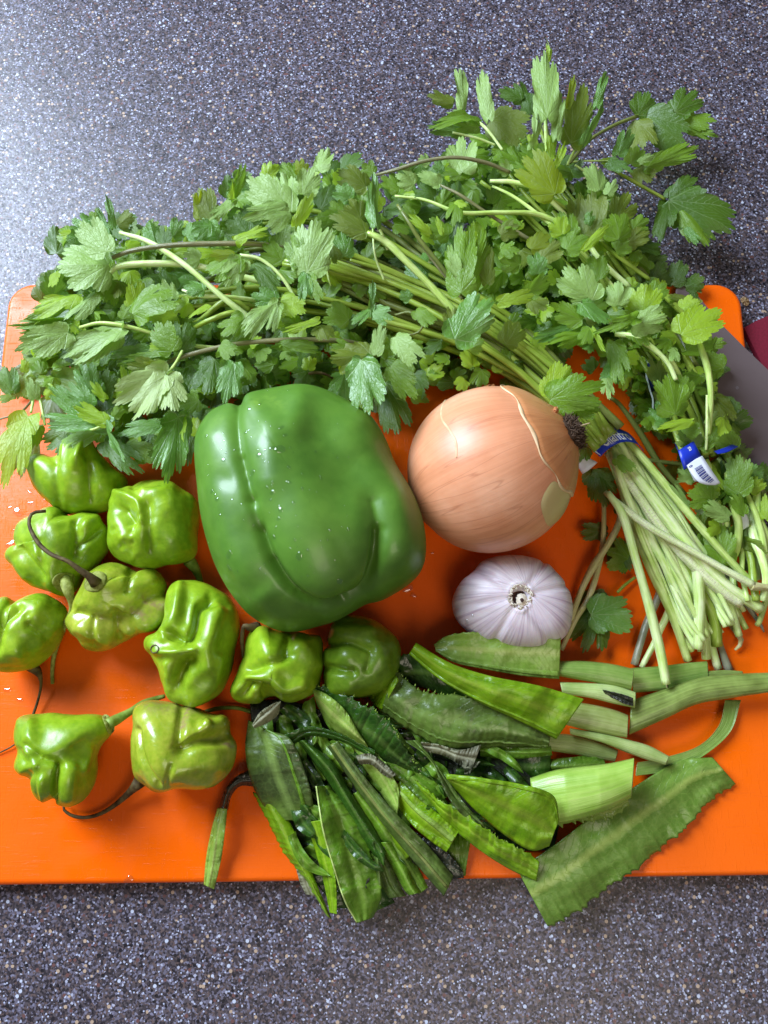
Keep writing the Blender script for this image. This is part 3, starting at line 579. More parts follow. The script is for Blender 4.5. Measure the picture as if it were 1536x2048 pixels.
pepper('ribbed green pepper lying under a curled brown stalk, by the board\'s left edge',
    [(95, 1019), (125, 1022), (140, 1034), (175, 1028), (195, 1035), (218, 1060), (216, 1100), (190, 1140), (165, 1155), (150, 1180), (125, 1193), (98, 1182), (62, 1172), (40, 1155), (30, 1135), (15, 1120), (16, 1105), (30, 1098), (26, 1075), (36, 1045), (60, 1030)], 17, 34,
    [([(100, 1030), (110, 1100), (105, 1150)], 22, 2.0), ([(155, 1045), (152, 1110)], 10, -3.0), ([(165, 1050), (190, 1040)], 12, 2.6), ([(200, 1060), (160, 1095)], 6, -1.8), ([(40, 1095), (62, 1125), (90, 1150)], 8, -2.2), ([(60, 1050), (80, 1110)], 10, 1.0), ([(75, 1110), (105, 1160)], 12, 1.0), ([(20, 1110), (50, 1150)], 10, 1.2), ([(80, 1085), (90, 1130)], 7, -1.0)], cx=(118, 1095), seed=3,
    calyx=([(104, 1165), (112, 1150), (130, 1145), (148, 1150), (150, 1165), (138, 1180), (118, 1182)], 27, 31),
    stems=[([(130, 1160, 31, 24), (136, 1180, 31, 22), (143, 1205, 28, 13), (143, 1225, 24, 12), (128, 1255, 16, 11), (112, 1295, 7, 10), (105, 1335, 3, 8), (105, 1368, 2, 7)], 'calyx')])
pepper('scalloped yellow-green pepper with scarred patches and a long curled brown stalk on top',
    [(196, 1140), (232, 1128), (262, 1135), (285, 1145), (310, 1140), (332, 1165), (330, 1190), (338, 1215), (332, 1245), (318, 1262), (290, 1262), (268, 1272), (235, 1290), (205, 1302), (175, 1300), (160, 1282), (142, 1270), (135, 1250), (142, 1228), (150, 1200), (162, 1175), (180, 1155)], 16, 36,
    [([(205, 1165)], 30, 3.2), ([(150, 1225), (200, 1240), (250, 1240), (300, 1195)], 13, -2.4), ([(233, 1225), (240, 1270)], 8, -2.4), ([(160, 1255), (210, 1278)], 14, 2.6), ([(255, 1262), (310, 1240), (325, 1210)], 13, 2.6), ([(262, 1145), (255, 1180)], 8, -1.8), ([(300, 1160)], 18, 1.6), ([(185, 1240), (190, 1290)], 6, -1.1)], m='hab_y', cx=(225, 1200), seed=4,
    blem_glint=[([(290, 1195), (318, 1215)], 10, .9), ([(265, 1222), (285, 1232)], 11, .85), ([(200, 1240)], 12, .5), ([(300, 1225)], 20, .35)],
    calyx=([(168, 1172), (176, 1150), (196, 1142), (212, 1150), (210, 1168), (196, 1182), (176, 1182)], 34, 38),
    stems=[([(192, 1166, 39, 24), (178, 1152, 42, 15), (160, 1140, 44, 12), (135, 1122, 46, 9), (105, 1110, 46, 9), (80, 1090, 45, 9), (64, 1065, 44, 8), (58, 1045, 43, 7), (65, 1026, 42, 7), (92, 1022, 40, 7)], 'stem_brown')])
pepper('knobbly green pepper cut by the photo\'s left edge, stalk trailing down',
    [(-20, 1200), (20, 1196), (40, 1206), (60, 1192), (88, 1187), (118, 1200), (133, 1225), (130, 1262), (112, 1300), (80, 1328), (50, 1340), (0, 1345), (-40, 1330), (-45, 1260)], 18, 36,
    [([(35, 1215), (5, 1245), (-10, 1300)], 11, -3.2), ([(75, 1215)], 20, 2.2), ([(60, 1250), (92, 1270)], 10, -2.4), ([(35, 1300)], 18, 2.2), ([(100, 1260)], 16, 1.6), ([(10, 1200)], 14, 1.5), ([(55, 1230)], 7, -1.0)], seed=5, cx=(40, 1265), noise_amp=.9,
    stems=[([(62, 1330, 10, 26), (76, 1345, 9, 16), (82, 1360, 7, 7), (80, 1385, 5, 5), (68, 1425, 3, 5), (50, 1465, 2, 4), (28, 1490, 1.5, 3.5), (-6, 1508, 1, 3)], 'stem_brown')])
pepper('bright green pepper with deep hollows and a round scar on its left tip',
    [(348, 1166), (385, 1160), (425, 1172), (455, 1192), (475, 1222), (478, 1262), (470, 1300), (462, 1345), (440, 1385), (405, 1408), (370, 1410), (340, 1400), (328, 1375), (320, 1345), (305, 1318), (290, 1295), (292, 1275), (318, 1260), (332, 1230), (336, 1190)], 20, 42,
    [([(350, 1370), (362, 1335), (385, 1325)], 15, -6.5), ([(365, 1345)], 16, -4), ([(345, 1272), (375, 1285), (392, 1260), (400, 1215), (420, 1205)], 10, -4.5), ([(318, 1300), (350, 1303), (385, 1298)], 9, 2.8), ([(430, 1230), (412, 1290), (410, 1330)], 17, 3.6), ([(360, 1175), (350, 1230), (330, 1270)], 11, 2.6), ([(385, 1400), (420, 1370), (435, 1320)], 14, 2.2), ([(455, 1210), (420, 1190)], 9, -1.0), ([(304, 1290)], 11, 1.8), ([(375, 1190), (370, 1240)], 12, -1.2), ([(332, 1330), (340, 1380)], 7, 1.2)], seed=6, cx=(392, 1290), noise_amp=.4,
    scar=([(300, 1298), (305, 1290), (314, 1290), (318, 1298), (312, 1306), (304, 1306)], 26.2, 26.5))
pepper('shiny flared green pepper with dry brown calyx, against the bell pepper\'s lower end',
    [(520, 1255), (545, 1262), (580, 1262), (615, 1270), (640, 1272), (646, 1300), (642, 1345), (635, 1380), (600, 1400), (575, 1404), (550, 1392), (525, 1405), (490, 1408), (466, 1395), (462, 1375), (475, 1345), (488, 1310), (495, 1275)], 18, 38,
    [([(530, 1270), (540, 1310), (545, 1330)], 20, 2.6), ([(490, 1385), (500, 1368), (525, 1375), (530, 1395)], 9, -4.2), ([(500, 1340), (555, 1325), (580, 1310)], 9, -2.2), ([(500, 1355), (540, 1355), (570, 1375), (600, 1370)], 11, 2.6), ([(600, 1285), (630, 1330)], 17, 2.2), ([(578, 1275), (570, 1305)], 9, -2.6), ([(475, 1380)], 10, 1.6), ([(610, 1350)], 16, 1.2)], seed=7, cx=(560, 1335),
    stems=[([(515, 1255, 24, 22), (498, 1255, 28, 14), (488, 1252, 29, 9), (484, 1275, 27, 8), (486, 1315, 22, 5)], 'stem_brown')])
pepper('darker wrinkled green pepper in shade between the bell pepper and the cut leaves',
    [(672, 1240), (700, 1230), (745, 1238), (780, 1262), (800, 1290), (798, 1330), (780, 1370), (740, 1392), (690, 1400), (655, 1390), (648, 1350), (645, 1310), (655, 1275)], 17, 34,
    [([(650, 1290), (700, 1285), (740, 1300)], 7, -2.4), ([(655, 1335), (705, 1345)], 8, -2.8), ([(680, 1260), (740, 1262)], 14, 1.6), ([(690, 1312)], 22, 1.8), ([(750, 1290), (770, 1330)], 18, 1.6), ([(700, 1372)], 14, 1.2), ([(742, 1310), (735, 1340)], 7, -1.2)], m='hab_shade', seed=8, cx=(715, 1320))
pepper('pale bell-shaped pepper with pointed lobes, green stalk pointing up right, at lower left',
    [(48, 1428), (90, 1428), (130, 1432), (175, 1430), (205, 1432), (222, 1445), (222, 1465), (205, 1490), (195, 1515), (192, 1545), (182, 1580), (160, 1605), (135, 1612), (112, 1602), (98, 1600), (88, 1603), (76, 1592), (72, 1572), (55, 1560), (30, 1545), (28, 1525), (34, 1500), (32, 1465), (38, 1440)], 17, 36,
    [([(120, 1530), (112, 1560), (108, 1598)], 6, -4.5), ([(112, 1525), (80, 1515), (55, 1490)], 8, -2.0), ([(85, 1560), (88, 1590)], 10, 2.6), ([(140, 1540), (135, 1590)], 17, 2.8), ([(178, 1500), (165, 1540)], 9, 1.8), ([(110, 1440), (170, 1445), (215, 1455)], 24, 1.4), ([(60, 1450), (60, 1500)], 14, 1.8), ([(40, 1500), (60, 1550)], 8, -1.0), ([(70, 1530), (45, 1540)], 9, 1.3), ([(150, 1495), (175, 1480)], 10, -1.3)], seed=9, cx=(120, 1505), noise_amp=.35,
    calyx=([(205, 1432), (216, 1430), (228, 1446), (228, 1462), (218, 1468), (210, 1450)], 17, 22),
    stems=[([(216, 1448, 18, 20), (232, 1440, 17, 20), (260, 1424, 14, 15), (285, 1408, 10, 14), (310, 1398, 6, 10), (330, 1392, 5, 8)], 'stem_green')])
pepper('lumpy yellowing pepper with brown cracks, thin stalk curling to the lower left',
    [(278, 1410), (310, 1402), (350, 1405), (385, 1412), (430, 1428), (455, 1435), (462, 1465), (474, 1490), (470, 1520), (455, 1550), (430, 1572), (395, 1578), (350, 1575), (315, 1582), (285, 1568), (268, 1550), (262, 1520), (262, 1480), (270, 1450), (272, 1430)], 20, 40,
    [([(300, 1430), (315, 1500), (325, 1560)], 26, 2.6), ([(362, 1500), (400, 1480), (445, 1475)], 13, -4.0), ([(365, 1415), (360, 1450), (355, 1490)], 9, -2.2), ([(280, 1460), (290, 1520), (318, 1560)], 6, -2.2), ([(412, 1452)], 11, 3.0), ([(355, 1540), (430, 1530)], 20, 1.8), ([(445, 1440)], 14, 1.6), ([(335, 1560), (345, 1530)], 6, -1.2), ([(395, 1545)], 8, -.9)], m='hab_y', seed=10, cx=(365, 1490),
    blem_glint=[([(378, 1412), (372, 1432), (366, 1450)], 7, 1), ([(300, 1420), (350, 1412)], 14, .6), ([(455, 1485), (462, 1492)], 6, 1), ([(385, 1415)], 12, .7), ([(285, 1560)], 14, .5)],
    stems=[([(278, 1565, 12, 26), (262, 1582, 9, 14), (240, 1602, 6, 10), (212, 1622, 4, 8), (180, 1634, 3, 7), (150, 1633, 3, 6), (130, 1622, 4, 5), (127, 1612, 4, 4)], 'stem_brown')])
t = thing('loose_stalk', 'thin green pepper stalk lying between the yellowing pepper and the cut leaves', 'stalk', P(455, 1418, 0))
tube('stalk', [(405, 1425, 3, 8), (440, 1416, 3, 8), (475, 1416, 3, 8), (505, 1424, 3, 8)], M['stem_green'], t)
#@@PART2
# ------------------------------------------------------------------ knife and cloth at the right edge
kn = thing('kitchen_knife', 'dull grey-brown kitchen knife blade sticking out from under the herbs at right', 'knife', P(1480, 760, 3))
def prism(name, px, h0, h1, m, parent, bev=0.0):
    top = [P(x, y, h1) for x, y in px]; n = len(px); cen = np.mean(top, 0)
    bot = [np.array([p[0], p[1], ZB+h0*1e-3]) for p in top]; ins = [p+(cen-p)*bev for p in top]
    V = bot+[q-np.array([0, 0, .0003]) for q in top]+ins
    F = [tuple(range(n))[::-1], tuple(range(2*n, 3*n))]+[(i+k*n, (i+1) % n+k*n, (i+1) % n+(k+1)*n, i+(k+1)*n) for k in (0, 1) for i in range(n)]
    return link(name, mesh(name, V, F), parent, m, False)
prism('blade', [(1352, 590), (1354, 572), (1359, 559), (1366, 557), (1378, 570), (1400, 596), (1440, 645), (1490, 695), (1560, 762), (1700, 890), (1700, 1150), (1560, 1010), (1455, 890), (1400, 800), (1368, 700), (1354, 620)], 3.5, 5.2, M['steel'], kn, .012)
disc('blade_spot', [(1471, 775), (1475, 772), (1478, 776), (1474, 779)], 5.3, 5.35, M['steel_edge'], kn, n=12)
cl = tag(prism('crimson_mat', [(1488, 655), (1515, 640), (1560, 622), (1800, 560), (1900, 900), (1640, 980), (1560, 800)], -11.9, -8.5, M['crimson'], None, .004), 'dark crimson mat corner beside the board at the right edge', 'mat')
flap(tag(thing('crumb', 'tiny reddish brown crumb on the counter by the board corner', 'crumb', P(1490, 603, -12)), None), [(1481, 597), (1492, 595), (1499, 603), (1494, 612), (1484, 606)], M['cutbrown'], 'flake', -11, .6)

# ------------------------------------------------------------------ cilantro leaflets
LC = {}
def leaf_geo(seed, na=190, nr=6, lobes=None):
    r_ = np.random.default_rng(seed); PH = R(112); ph = np.linspace(-PH, PH, na); a = np.abs(ph)/PH
    env = (1-a**3.6)**.5*(.93+.07*np.cos(ph*1.3)); lob = np.zeros(na); spread = r_.uniform(36, 44)
    for c, Rk, wk in ((0, .97, 25), (-spread, 1.0, 25), (spread, 1.0, 25), (-spread*1.95, .86, 27), (spread*1.95, .86, 27)):
        q = (ph-R(c+r_.normal()*3))/R(wk*r_.uniform(.88, 1.08)); lob = np.maximum(lob, Rk*r_.uniform(.9, 1.04)*np.clip(np.cos(np.clip(q, -1, 1)*math.pi/2), 0, 1)**.22)
    lob = np.maximum(lob, r_.uniform(.50, .70)); r = env*lob
    k = r_.uniform(17, 21); t = np.abs(np.cos(ph*k+r_.uniform(0, 3)+.5*np.sin(ph*3+r_.uniform(0, 6))))**.6; r *= 1-.115*(1-t)*np.clip(1.35-a, 0, 1)
    rho = np.linspace(0, 1, nr)**.85; cut_depth = env-r
    X, Y, Rr = [], [], []
    for p in rho:
        rr = p*(env - cut_depth*np.clip((p-.25)/.75, 0, 1)**.8) ; X.append(rr*np.sin(ph)); Y.append(rr*np.cos(ph)); Rr.append(np.full(na, p))
    X, Y, Rr = map(np.array, (X, Y, Rr)); Y += .04
    sx = .5/np.abs(X).max(); sy = 1/Y.max(); A = np.tile(ph, (nr, 1))
    return X*sx, Y*sy, Rr, A, rho[:, None]*r[None]
def leaf_mesh(seed, ratio, curl=0.0, fold=0.0, ruffle=.05, cup=0.0, na=190, nr=6):
    X, Y, Rr, A, RR = leaf_geo(seed, na, nr); r_ = np.random.default_rng(seed+99); X = X*ratio
    Z = -fold*np.abs(X)*1.0 + cup*X*X*2 + ruffle*(Rr**2*np.sin(A*2.2+r_.uniform(0, 6))*.7+Rr**4*.55*np.sin(A*6.3+r_.uniform(0, 6))+Rr**5*.30*np.sin(A*12+r_.uniform(0, 6))+.55*np.sin(X*7+r_.uniform(0, 6))*np.sin(Y*6+r_.uniform(0, 6))+.22*np.sin(X*15+r_.uniform(0, 6)+Y*4)*np.sin(Y*14+r_.uniform(0, 6)))
    Z += .004*Rr*(np.abs(np.sin(A*5))-.5) + ruffle*.5*np.sin(Y*5+r_.uniform(0, 6))*Rr
    tw = r_.normal()*.25*ruffle/.05; Z += tw*X*Y*.5
    if abs(curl) > 1e-3:           # bend along the length
        th = curl*Y; Yc = np.sin(th)/curl; Zc = (1-np.cos(th))/curl; Yn = Yc-Z*np.sin(th); Zn = -Zc+Z*np.cos(th); L = math.hypot(math.sin(curl)/curl, (1-math.cos(curl))/curl)
        b_ = math.atan2((1-math.cos(curl))/curl, math.sin(curl)/curl); Yr = (Yn*math.cos(b_)-Zn*math.sin(b_))/L; Zr = (Yn*math.sin(b_)+Zn*math.cos(b_))/L; Y, Z = Yr, Zr; X = X/L
    V = np.stack([X, Y, Z], -1).reshape(-1, 3); UV = np.stack([A/R(224)+.5, RR], -1).reshape(-1, 2)
    return mesh('leaf', V, gridf(nr, na), UV)
def leaf(parent, bx, by, tx, ty, wpx, h=22, ht=None, m='mid', roll=0, curl=.3, fold=.15, ruffle=.05, cup=0.0, seed=None, me=None, name='leaf'):
    if ht is None: ht = h+2
    wpx *= .96; tx -= (tx-bx)*.03; ty -= (ty-by)*.03
    B = Vector(P(bx, by, h)); T = Vector(P(tx, ty, ht)); Y = T-B; L = Y.length; wid = wpx*mm_per_px(h)*1e-3
    if me is None: me = leaf_mesh(seed if seed is not None else int(rng.integers(1e6)), wid/L, curl, fold, ruffle, cup); me.materials.append(M['l_'+m]); sx = L
    else: sx = wid
    y = Y.normalized(); v = (Vector((0, 0, CAMZ))-(B+T)/2).normalized(); v = (v*.4+Vector((0, 0, 1))*.6).normalized()
    n = (v-y*v.dot(y)).normalized(); n.rotate(Matrix.Rotation(R(roll), 3, y)); x = y.cross(n)
    o = bpy.data.objects.new(name, me); C.objects.link(o); o.parent = parent
    Mx = Matrix(((x.x*sx, y.x*L, n.x*L, B.x), (x.y*sx, y.y*L, n.y*L, B.y), (x.z*sx, y.z*L, n.z*L, B.z), (0, 0, 0, 1)))
    o.matrix_basis = Matrix.Translation(-Vector(parent.location)) @ Mx
    if not me.polygons[0].use_smooth: me.polygons.foreach_set('use_smooth', [True]*len(me.polygons))
    return o
def petiole(parent, pts, m='mid', wpx=5): return tube('stalk', pts, M['s_'+m], parent, wpx, seg=7, n=12)
from_poly = lambda poly: (np.array(poly), np.min(poly, 0), np.max(poly, 0))
def inside(x, y, poly):
    c = False; j = len(poly)-1
    for i in range(len(poly)):
        if (poly[i][1] > y) != (poly[j][1] > y) and x < (poly[j][0]-poly[i][0])*(y-poly[i][1])/(poly[j][1]-poly[i][1])+poly[i][0]: c = not c
        j = i
    return c
FILL = {}
def filler(parent, poly, n, size, hr, mats, pw=None, seed=0):
    r_ = np.random.default_rng(seed); pa, lo, hi = from_poly(poly); k = 0
    while k < n:
        x, y = r_.uniform(lo, hi)
        if not inside(x, y, poly): continue
        m = r_.choice(mats, p=pw); s = r_.uniform(*size); a = r_.uniform(0, 2*math.pi); h = r_.uniform(*hr); v = int(r_.integers(14)); ke = (m, v)
        if ke not in FILL:
            q = np.random.default_rng(v+500); FILL[ke] = leaf_mesh(900+v, 1.0, q.uniform(-.3, 1.1), q.uniform(0, .5), q.uniform(.03, .09), 0, 160, 5); FILL[ke].materials.append(M['l_'+m])
        leaf(parent, x-.5*s*math.cos(a), y-.5*s*math.sin(a), x+.5*s*math.cos(a), y+.5*s*math.sin(a), s*r_.uniform(.7, 1.1), h, max(1, h+r_.uniform(-12, 10)), roll=r_.uniform(-50, 50)+(180 if r_.uniform() < .25 else 0), me=FILL[ke]); k += 1
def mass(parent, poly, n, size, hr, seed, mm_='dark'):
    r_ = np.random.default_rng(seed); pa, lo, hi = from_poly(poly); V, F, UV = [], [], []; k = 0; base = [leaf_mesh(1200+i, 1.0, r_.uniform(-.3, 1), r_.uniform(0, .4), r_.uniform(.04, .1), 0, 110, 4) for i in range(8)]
    dat = []
    for me in base:
        co = np.empty(len(me.vertices)*3); me.vertices.foreach_get('co', co); uvn = np.zeros((len(me.vertices), 2)); 
        for l in me.loops: uvn[l.vertex_index] = me.uv_layers[0].data[l.index].uv
        dat.append((co.reshape(-1, 3), [tuple(p.vertices) for p in me.polygons], uvn))
    while k < n:
        x, y = r_.uniform(lo, hi)
        if not inside(x, y, poly): continue
        co, fs, uvn = dat[int(r_.integers(8))]; s_ = r_.uniform(*size)*.22e-3; a = r_.uniform(0, 2*math.pi); t_ = r_.uniform(-.5, .5); u_ = r_.uniform(-.5, .5)
        M3 = (Matrix.Rotation(a, 3, 'Z') @ Matrix.Rotation(t_, 3, 'X') @ Matrix.Rotation(u_, 3, 'Y')); Q = (co*s_) @ np.array(M3).T + P(x, y, r_.uniform(*hr)); Q[:, 2] = np.maximum(Q[:, 2], .001)
        o = len(V); V += [tuple(q) for q in Q]; F += [tuple(i+o for i in f) for f in fs]; UV += [tuple(q) for q in uvn]; k += 1
    tag(link('leaf_mass', mesh('leaf_mass', V, F, UV), parent, M['l_'+mm_]), kind='stuff')
def strands(parent, Lc, Uc, n, hr, wr, mats, seed=0, jit=6):
    r_ = np.random.default_rng(seed)
    for i in range(n):
        t = (i+.5)/n+r_.normal()*.04; a = cr(Lc, 8)*(1-t)+cr(Uc, 8)*t; w0 = r_.uniform(*wr); h0 = r_.uniform(*hr)
        pts = [(x+r_.normal()*jit, y+r_.normal()*jit, max(3, h0+5*math.sin(k*.7+i)), w0*(1-.045*k)) for k, (x, y) in enumerate(a)]
        tube('stalk', pts, M[mats[int(r_.integers(len(mats)))]], parent, n=36, seg=8)

# ---- main bunch
cb = thing('cilantro_bunch', 'large leafy cilantro bunch with pale stalks in a blue paper band beside the onion', 'herb bunch', P(1215, 885, 0), 'bunches of cilantro')
strands(cb, [(1190, 900), (1100, 810), (960, 725), (830, 675), (700, 645), (520, 620), (330, 640)], [(1240, 850), (1140, 745), (1010, 620), (880, 540), (760, 440), (640, 400), (520, 400)], 22, (12, 30), (13, 18), ['s_green', 's_dull', 's_green'], 3, 5)
strands(cb, [(1190, 900), (1090, 795), (960, 690), (830, 610), (700, 565), (560, 530)], [(1225, 865), (1130, 745), (990, 640), (860, 570), (740, 520), (640, 480)], 9, (30, 36), (14, 19), ['s_green', 's_green', 's_mid'], 4, 3)
main_poly = [(70, 640), (120, 480), (210, 425), (330, 470), (400, 420), (470, 360), (640, 335), (760, 350), (900, 350), (1040, 400), (1150, 560), (1140, 680), (1100, 735), (1010, 760), (930, 765), (850, 790), (800, 820), (620, 790), (480, 810), (420, 850), (370, 900), (300, 920), (180, 850), (80, 780), (50, 700)]
mass(cb, main_poly, 300, (50, 85), (3, 16), 21)  # bottom layer in dark leaf colour, painting the darkness between the leaves
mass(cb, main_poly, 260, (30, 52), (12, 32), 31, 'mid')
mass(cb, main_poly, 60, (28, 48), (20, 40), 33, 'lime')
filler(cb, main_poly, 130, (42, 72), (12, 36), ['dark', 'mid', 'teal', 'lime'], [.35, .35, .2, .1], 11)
def bandend(x, y): return (x, y)
S = [ # cut ends below the band (px, py, h, w)
 ([(1225, 880, 8, 15), (1290, 1000, 8, 17), (1325, 1150, 6, 17), (1290, 1255, 4, 17), (1268, 1330, 3, 16)], 'grey'), ([(1235, 900, 8, 14), (1310, 1050, 8, 16), (1345, 1180, 6, 16), (1318, 1265, 4, 15), (1283, 1335, 3, 13)], 'pale'),
 ([(1240, 880, 6, 16), (1330, 1050, 6, 18), (1420, 1220, 5, 20), (1440, 1290, 3, 14), (1458, 1342, 2, 20)], 'grey'), ([(1240, 880, 8, 15), (1360, 1080, 8, 17), (1450, 1230, 5, 15), (1482, 1280, 3, 12), (1470, 1300, 3, 5)], 'tan'),
 ([(1245, 870, 6, 15), (1380, 1070, 6, 16), (1450, 1180, 5, 15), (1492, 1258, 4, 14)], 'mid'), ([(1250, 870, 6, 15), (1400, 1090, 7, 15), (1480, 1190, 6, 15), (1522, 1252, 5, 7), (1528, 1264, 4, 3)], 'grey'),
 ([(1220, 900, 9, 18), (1255, 1010, 10, 22), (1300, 1130, 9, 24), (1345, 1230, 7, 22), (1376, 1322, 4, 18)], 'mid'), ([(1230, 900, 9, 17), (1290, 1030, 11, 20), (1370, 1170, 9, 22), (1408, 1250, 6, 20), (1436, 1338, 3, 16)], 'pale'),
 ([(1225, 890, 11, 17), (1268, 1010, 13, 18), (1330, 1130, 12, 20), (1380, 1240, 9, 20), (1404, 1300, 6, 20)], 'pale'), ([(1232, 890, 12, 16), (1295, 1020, 14, 18), (1350, 1110, 13, 22), (1400, 1220, 10, 20), (1412, 1318, 5, 18)], 'pale'),
 ([(1240, 900, 12, 18), (1340, 1060, 14, 20), (1400, 1180, 12, 22), (1428, 1240, 9, 24), (1433, 1292, 6, 24)], 'green'),
 ([(1248, 880, 14, 16), (1340, 1060, 15, 18), (1420, 1180, 13, 20), (1462, 1248, 9, 20)], 'pale'), ([(1250, 890, 13, 16), (1370, 1070, 14, 18), (1450, 1190, 11, 18), (1478, 1272, 8, 17)], 'pale'),
 ([(1230, 895, 16, 18), (1330, 1050, 17, 20), (1385, 1110, 18, 24), (1398, 1190, 16, 25), (1396, 1298, 12, 24)], 'pale'),
 ([(1215, 905, 15, 18), (1262, 970, 18, 20), (1340, 1080, 19, 24), (1430, 1170, 17, 25), (1482, 1208, 15, 22)], 'spot'), ([(1225, 895, 17, 20), (1290, 975, 20, 24), (1370, 1080, 20, 26), (1440, 1160, 18, 26), (1522, 1218, 15, 24)], 'pale'),
 ([(1245, 870, 19, 18), (1310, 945, 21, 19), (1380, 1030, 20, 19), (1450, 1110, 18, 18), (1508, 1172, 15, 17)], 'mid'),
 ([(1210, 985, 17, 12), (1240, 1010, 21, 16), (1300, 1055, 23, 17), (1380, 1100, 24, 17), (1450, 1140, 24, 17), (1506, 1170, 23, 18)], 'spot'), ([(1502, 1172, 23, 19), (1530, 1174, 22, 17), (1560, 1175, 21, 17)], 'tan'),
 ([(1215, 985, 22, 14), (1245, 1030, 23, 19), (1272, 1120, 22, 20), (1300, 1220, 20, 21), (1322, 1310, 17, 20), (1332, 1368, 15, 19)], 'pale'),
 ([(1190, 960, 8, 10), (1206, 1000, 8, 11), (1207, 1060, 7, 12), (1202, 1110, 6, 13), (1180, 1190, 5, 14), (1150, 1240, 4, 14), (1122, 1300, 3, 12)], 'tan'),
 ([(1215, 990, 12, 10), (1240, 1025, 12, 16), (1232, 1060, 11, 15), (1205, 1105, 9, 15), (1188, 1130, 8, 18), (1165, 1175, 6, 15), (1140, 1240, 4, 14)], 'tan')]
strands(cb, [(1215, 905), (1262, 1020), (1305, 1140), (1345, 1240), (1380, 1305)], [(1248, 872), (1345, 1010), (1430, 1130), (1490, 1225)], 13, (6, 13), (12, 17), ['s_pale', 's_mid', 's_pale'], 9, 3)
for p, m in S:
    tube('stalk', [(q[0], q[1], q[2], q[3]*.84) for q in p], M['s_'+m], cb, n=40, seg=12, ridge=.09)
for x, y in [(1512, 1217), (1404, 1300), (1333, 1368)]: tube('root_tip', [(x, y, 8, 5), (x+2, y+10, 7, 2)], M['s_tan'], cb, seg=6)
# long arching stalks on top of the leaves
for p, m in [([(640, 530, 34, 9), (605, 508, 40, 12), (560, 495, 46, 12), (510, 488, 50, 12), (460, 487, 52, 12), (350, 490, 52, 11), (270, 500, 50, 11), (225, 515, 48, 10)], 'brown'),
  ([(760, 700, 30, 8), (700, 684, 38, 10), (620, 679, 42, 11), (530, 682, 44, 11), (450, 692, 44, 11), (360, 715, 42, 10), (300, 740, 38, 9), (240, 765, 30, 8), (190, 790, 24, 7)], 'brown'),
  ([(910, 625, 46, 16), (860, 570, 50, 16), (810, 520, 54, 16), (770, 482, 56, 15), (735, 466, 56, 12)], 'mid'), ([(500, 637, 40, 14), (440, 590, 46, 13), (370, 530, 50, 13), (300, 485, 50, 12), (240, 465, 48, 9)], 'pale'),
  ([(590, 595, 44, 8), (560, 550, 48, 8), (520, 518, 50, 8), (480, 510, 50, 7)], 'pale'), ([(530, 565, 36, 13), (450, 545, 40, 15), (380, 530, 44, 15), (300, 527, 46, 15), (240, 532, 46, 14), (222, 545, 44, 9)], 'pale'),
  ([(480, 700, 30, 9), (380, 690, 36, 9), (310, 668, 42, 9), (250, 652, 46, 9), (200, 646, 46, 8), (160, 655, 42, 7)], 'mid'), ([(510, 600, 36, 10), (450, 593, 42, 9), (400, 592, 44, 8), (365, 580, 42, 6)], 'pale'),
  ([(500, 620, 34, 12), (455, 600, 36, 13), (400, 640, 30, 12), (360, 655, 24, 8)], 'green'), ([(510, 640, 40, 8), (470, 625, 42, 12), (420, 640, 42, 12), (390, 655, 38, 10)], 'green'),
  ([(925, 590, 38, 10), (880, 530, 44, 10), (840, 480, 48, 10), (815, 440, 50, 9), (795, 410, 48, 7)], 'dull'), ([(925, 598, 36, 6), (880, 540, 42, 6), (836, 480, 46, 6)], 'brown'),
  ([(1160, 470, 44, 12), (1080, 430, 48, 12), (1000, 425, 50, 11), (920, 425, 50, 9), (850, 400, 48, 7), (790, 392, 46, 6)], 'mid'), ([(752, 350, 42, 6), (790, 340, 48, 8), (850, 322, 52, 9), (910, 315, 54, 9), (970, 325, 52, 9), (1020, 345, 48, 8)], 'brown'),
  ([(830, 1000-430, 30, 10), (780, 545, 32, 10), (700, 520, 34, 8)], 'green'), ([(768, 560, 40, 5), (750, 510, 44, 5), (745, 450, 46, 4)], 'pale'), ([(775, 500, 50, 6), (765, 470, 54, 7), (752, 445, 56, 6)], 'pale')]:
    tube('stalk', p, M['s_'+m], cb, n=40, seg=9)
tube('stalk', [(652, 535, 44, 4), (658, 560, 46, 5), (662, 572, 46, 3)], M['s_mid'], cb)
tube('stalk', [(790, 630, 40, 5), (820, 625, 42, 6), (845, 645, 42, 6), (835, 665, 40, 5), (800, 672, 38, 4)], M['s_dull'], cb)
def place(parent, rows, h0):
    for i, r in enumerate(rows):
        bx, by, tx, ty, w_, m, h = r[:7]; kw = dict(r[7]) if len(r) > 7 else {}
        kw.setdefault('curl', float(rng.uniform(.1, .7))); kw.setdefault('fold', float(rng.uniform(0, .3))); kw.setdefault('ruffle', float(rng.uniform(.03, .075))); kw.setdefault('roll', float(rng.uniform(-22, 22)))
        leaf(parent, bx, by, tx, ty, w_, h, m=m, seed=100+i+int(h0), **kw)
U = dict(roll=180, curl=-.3)
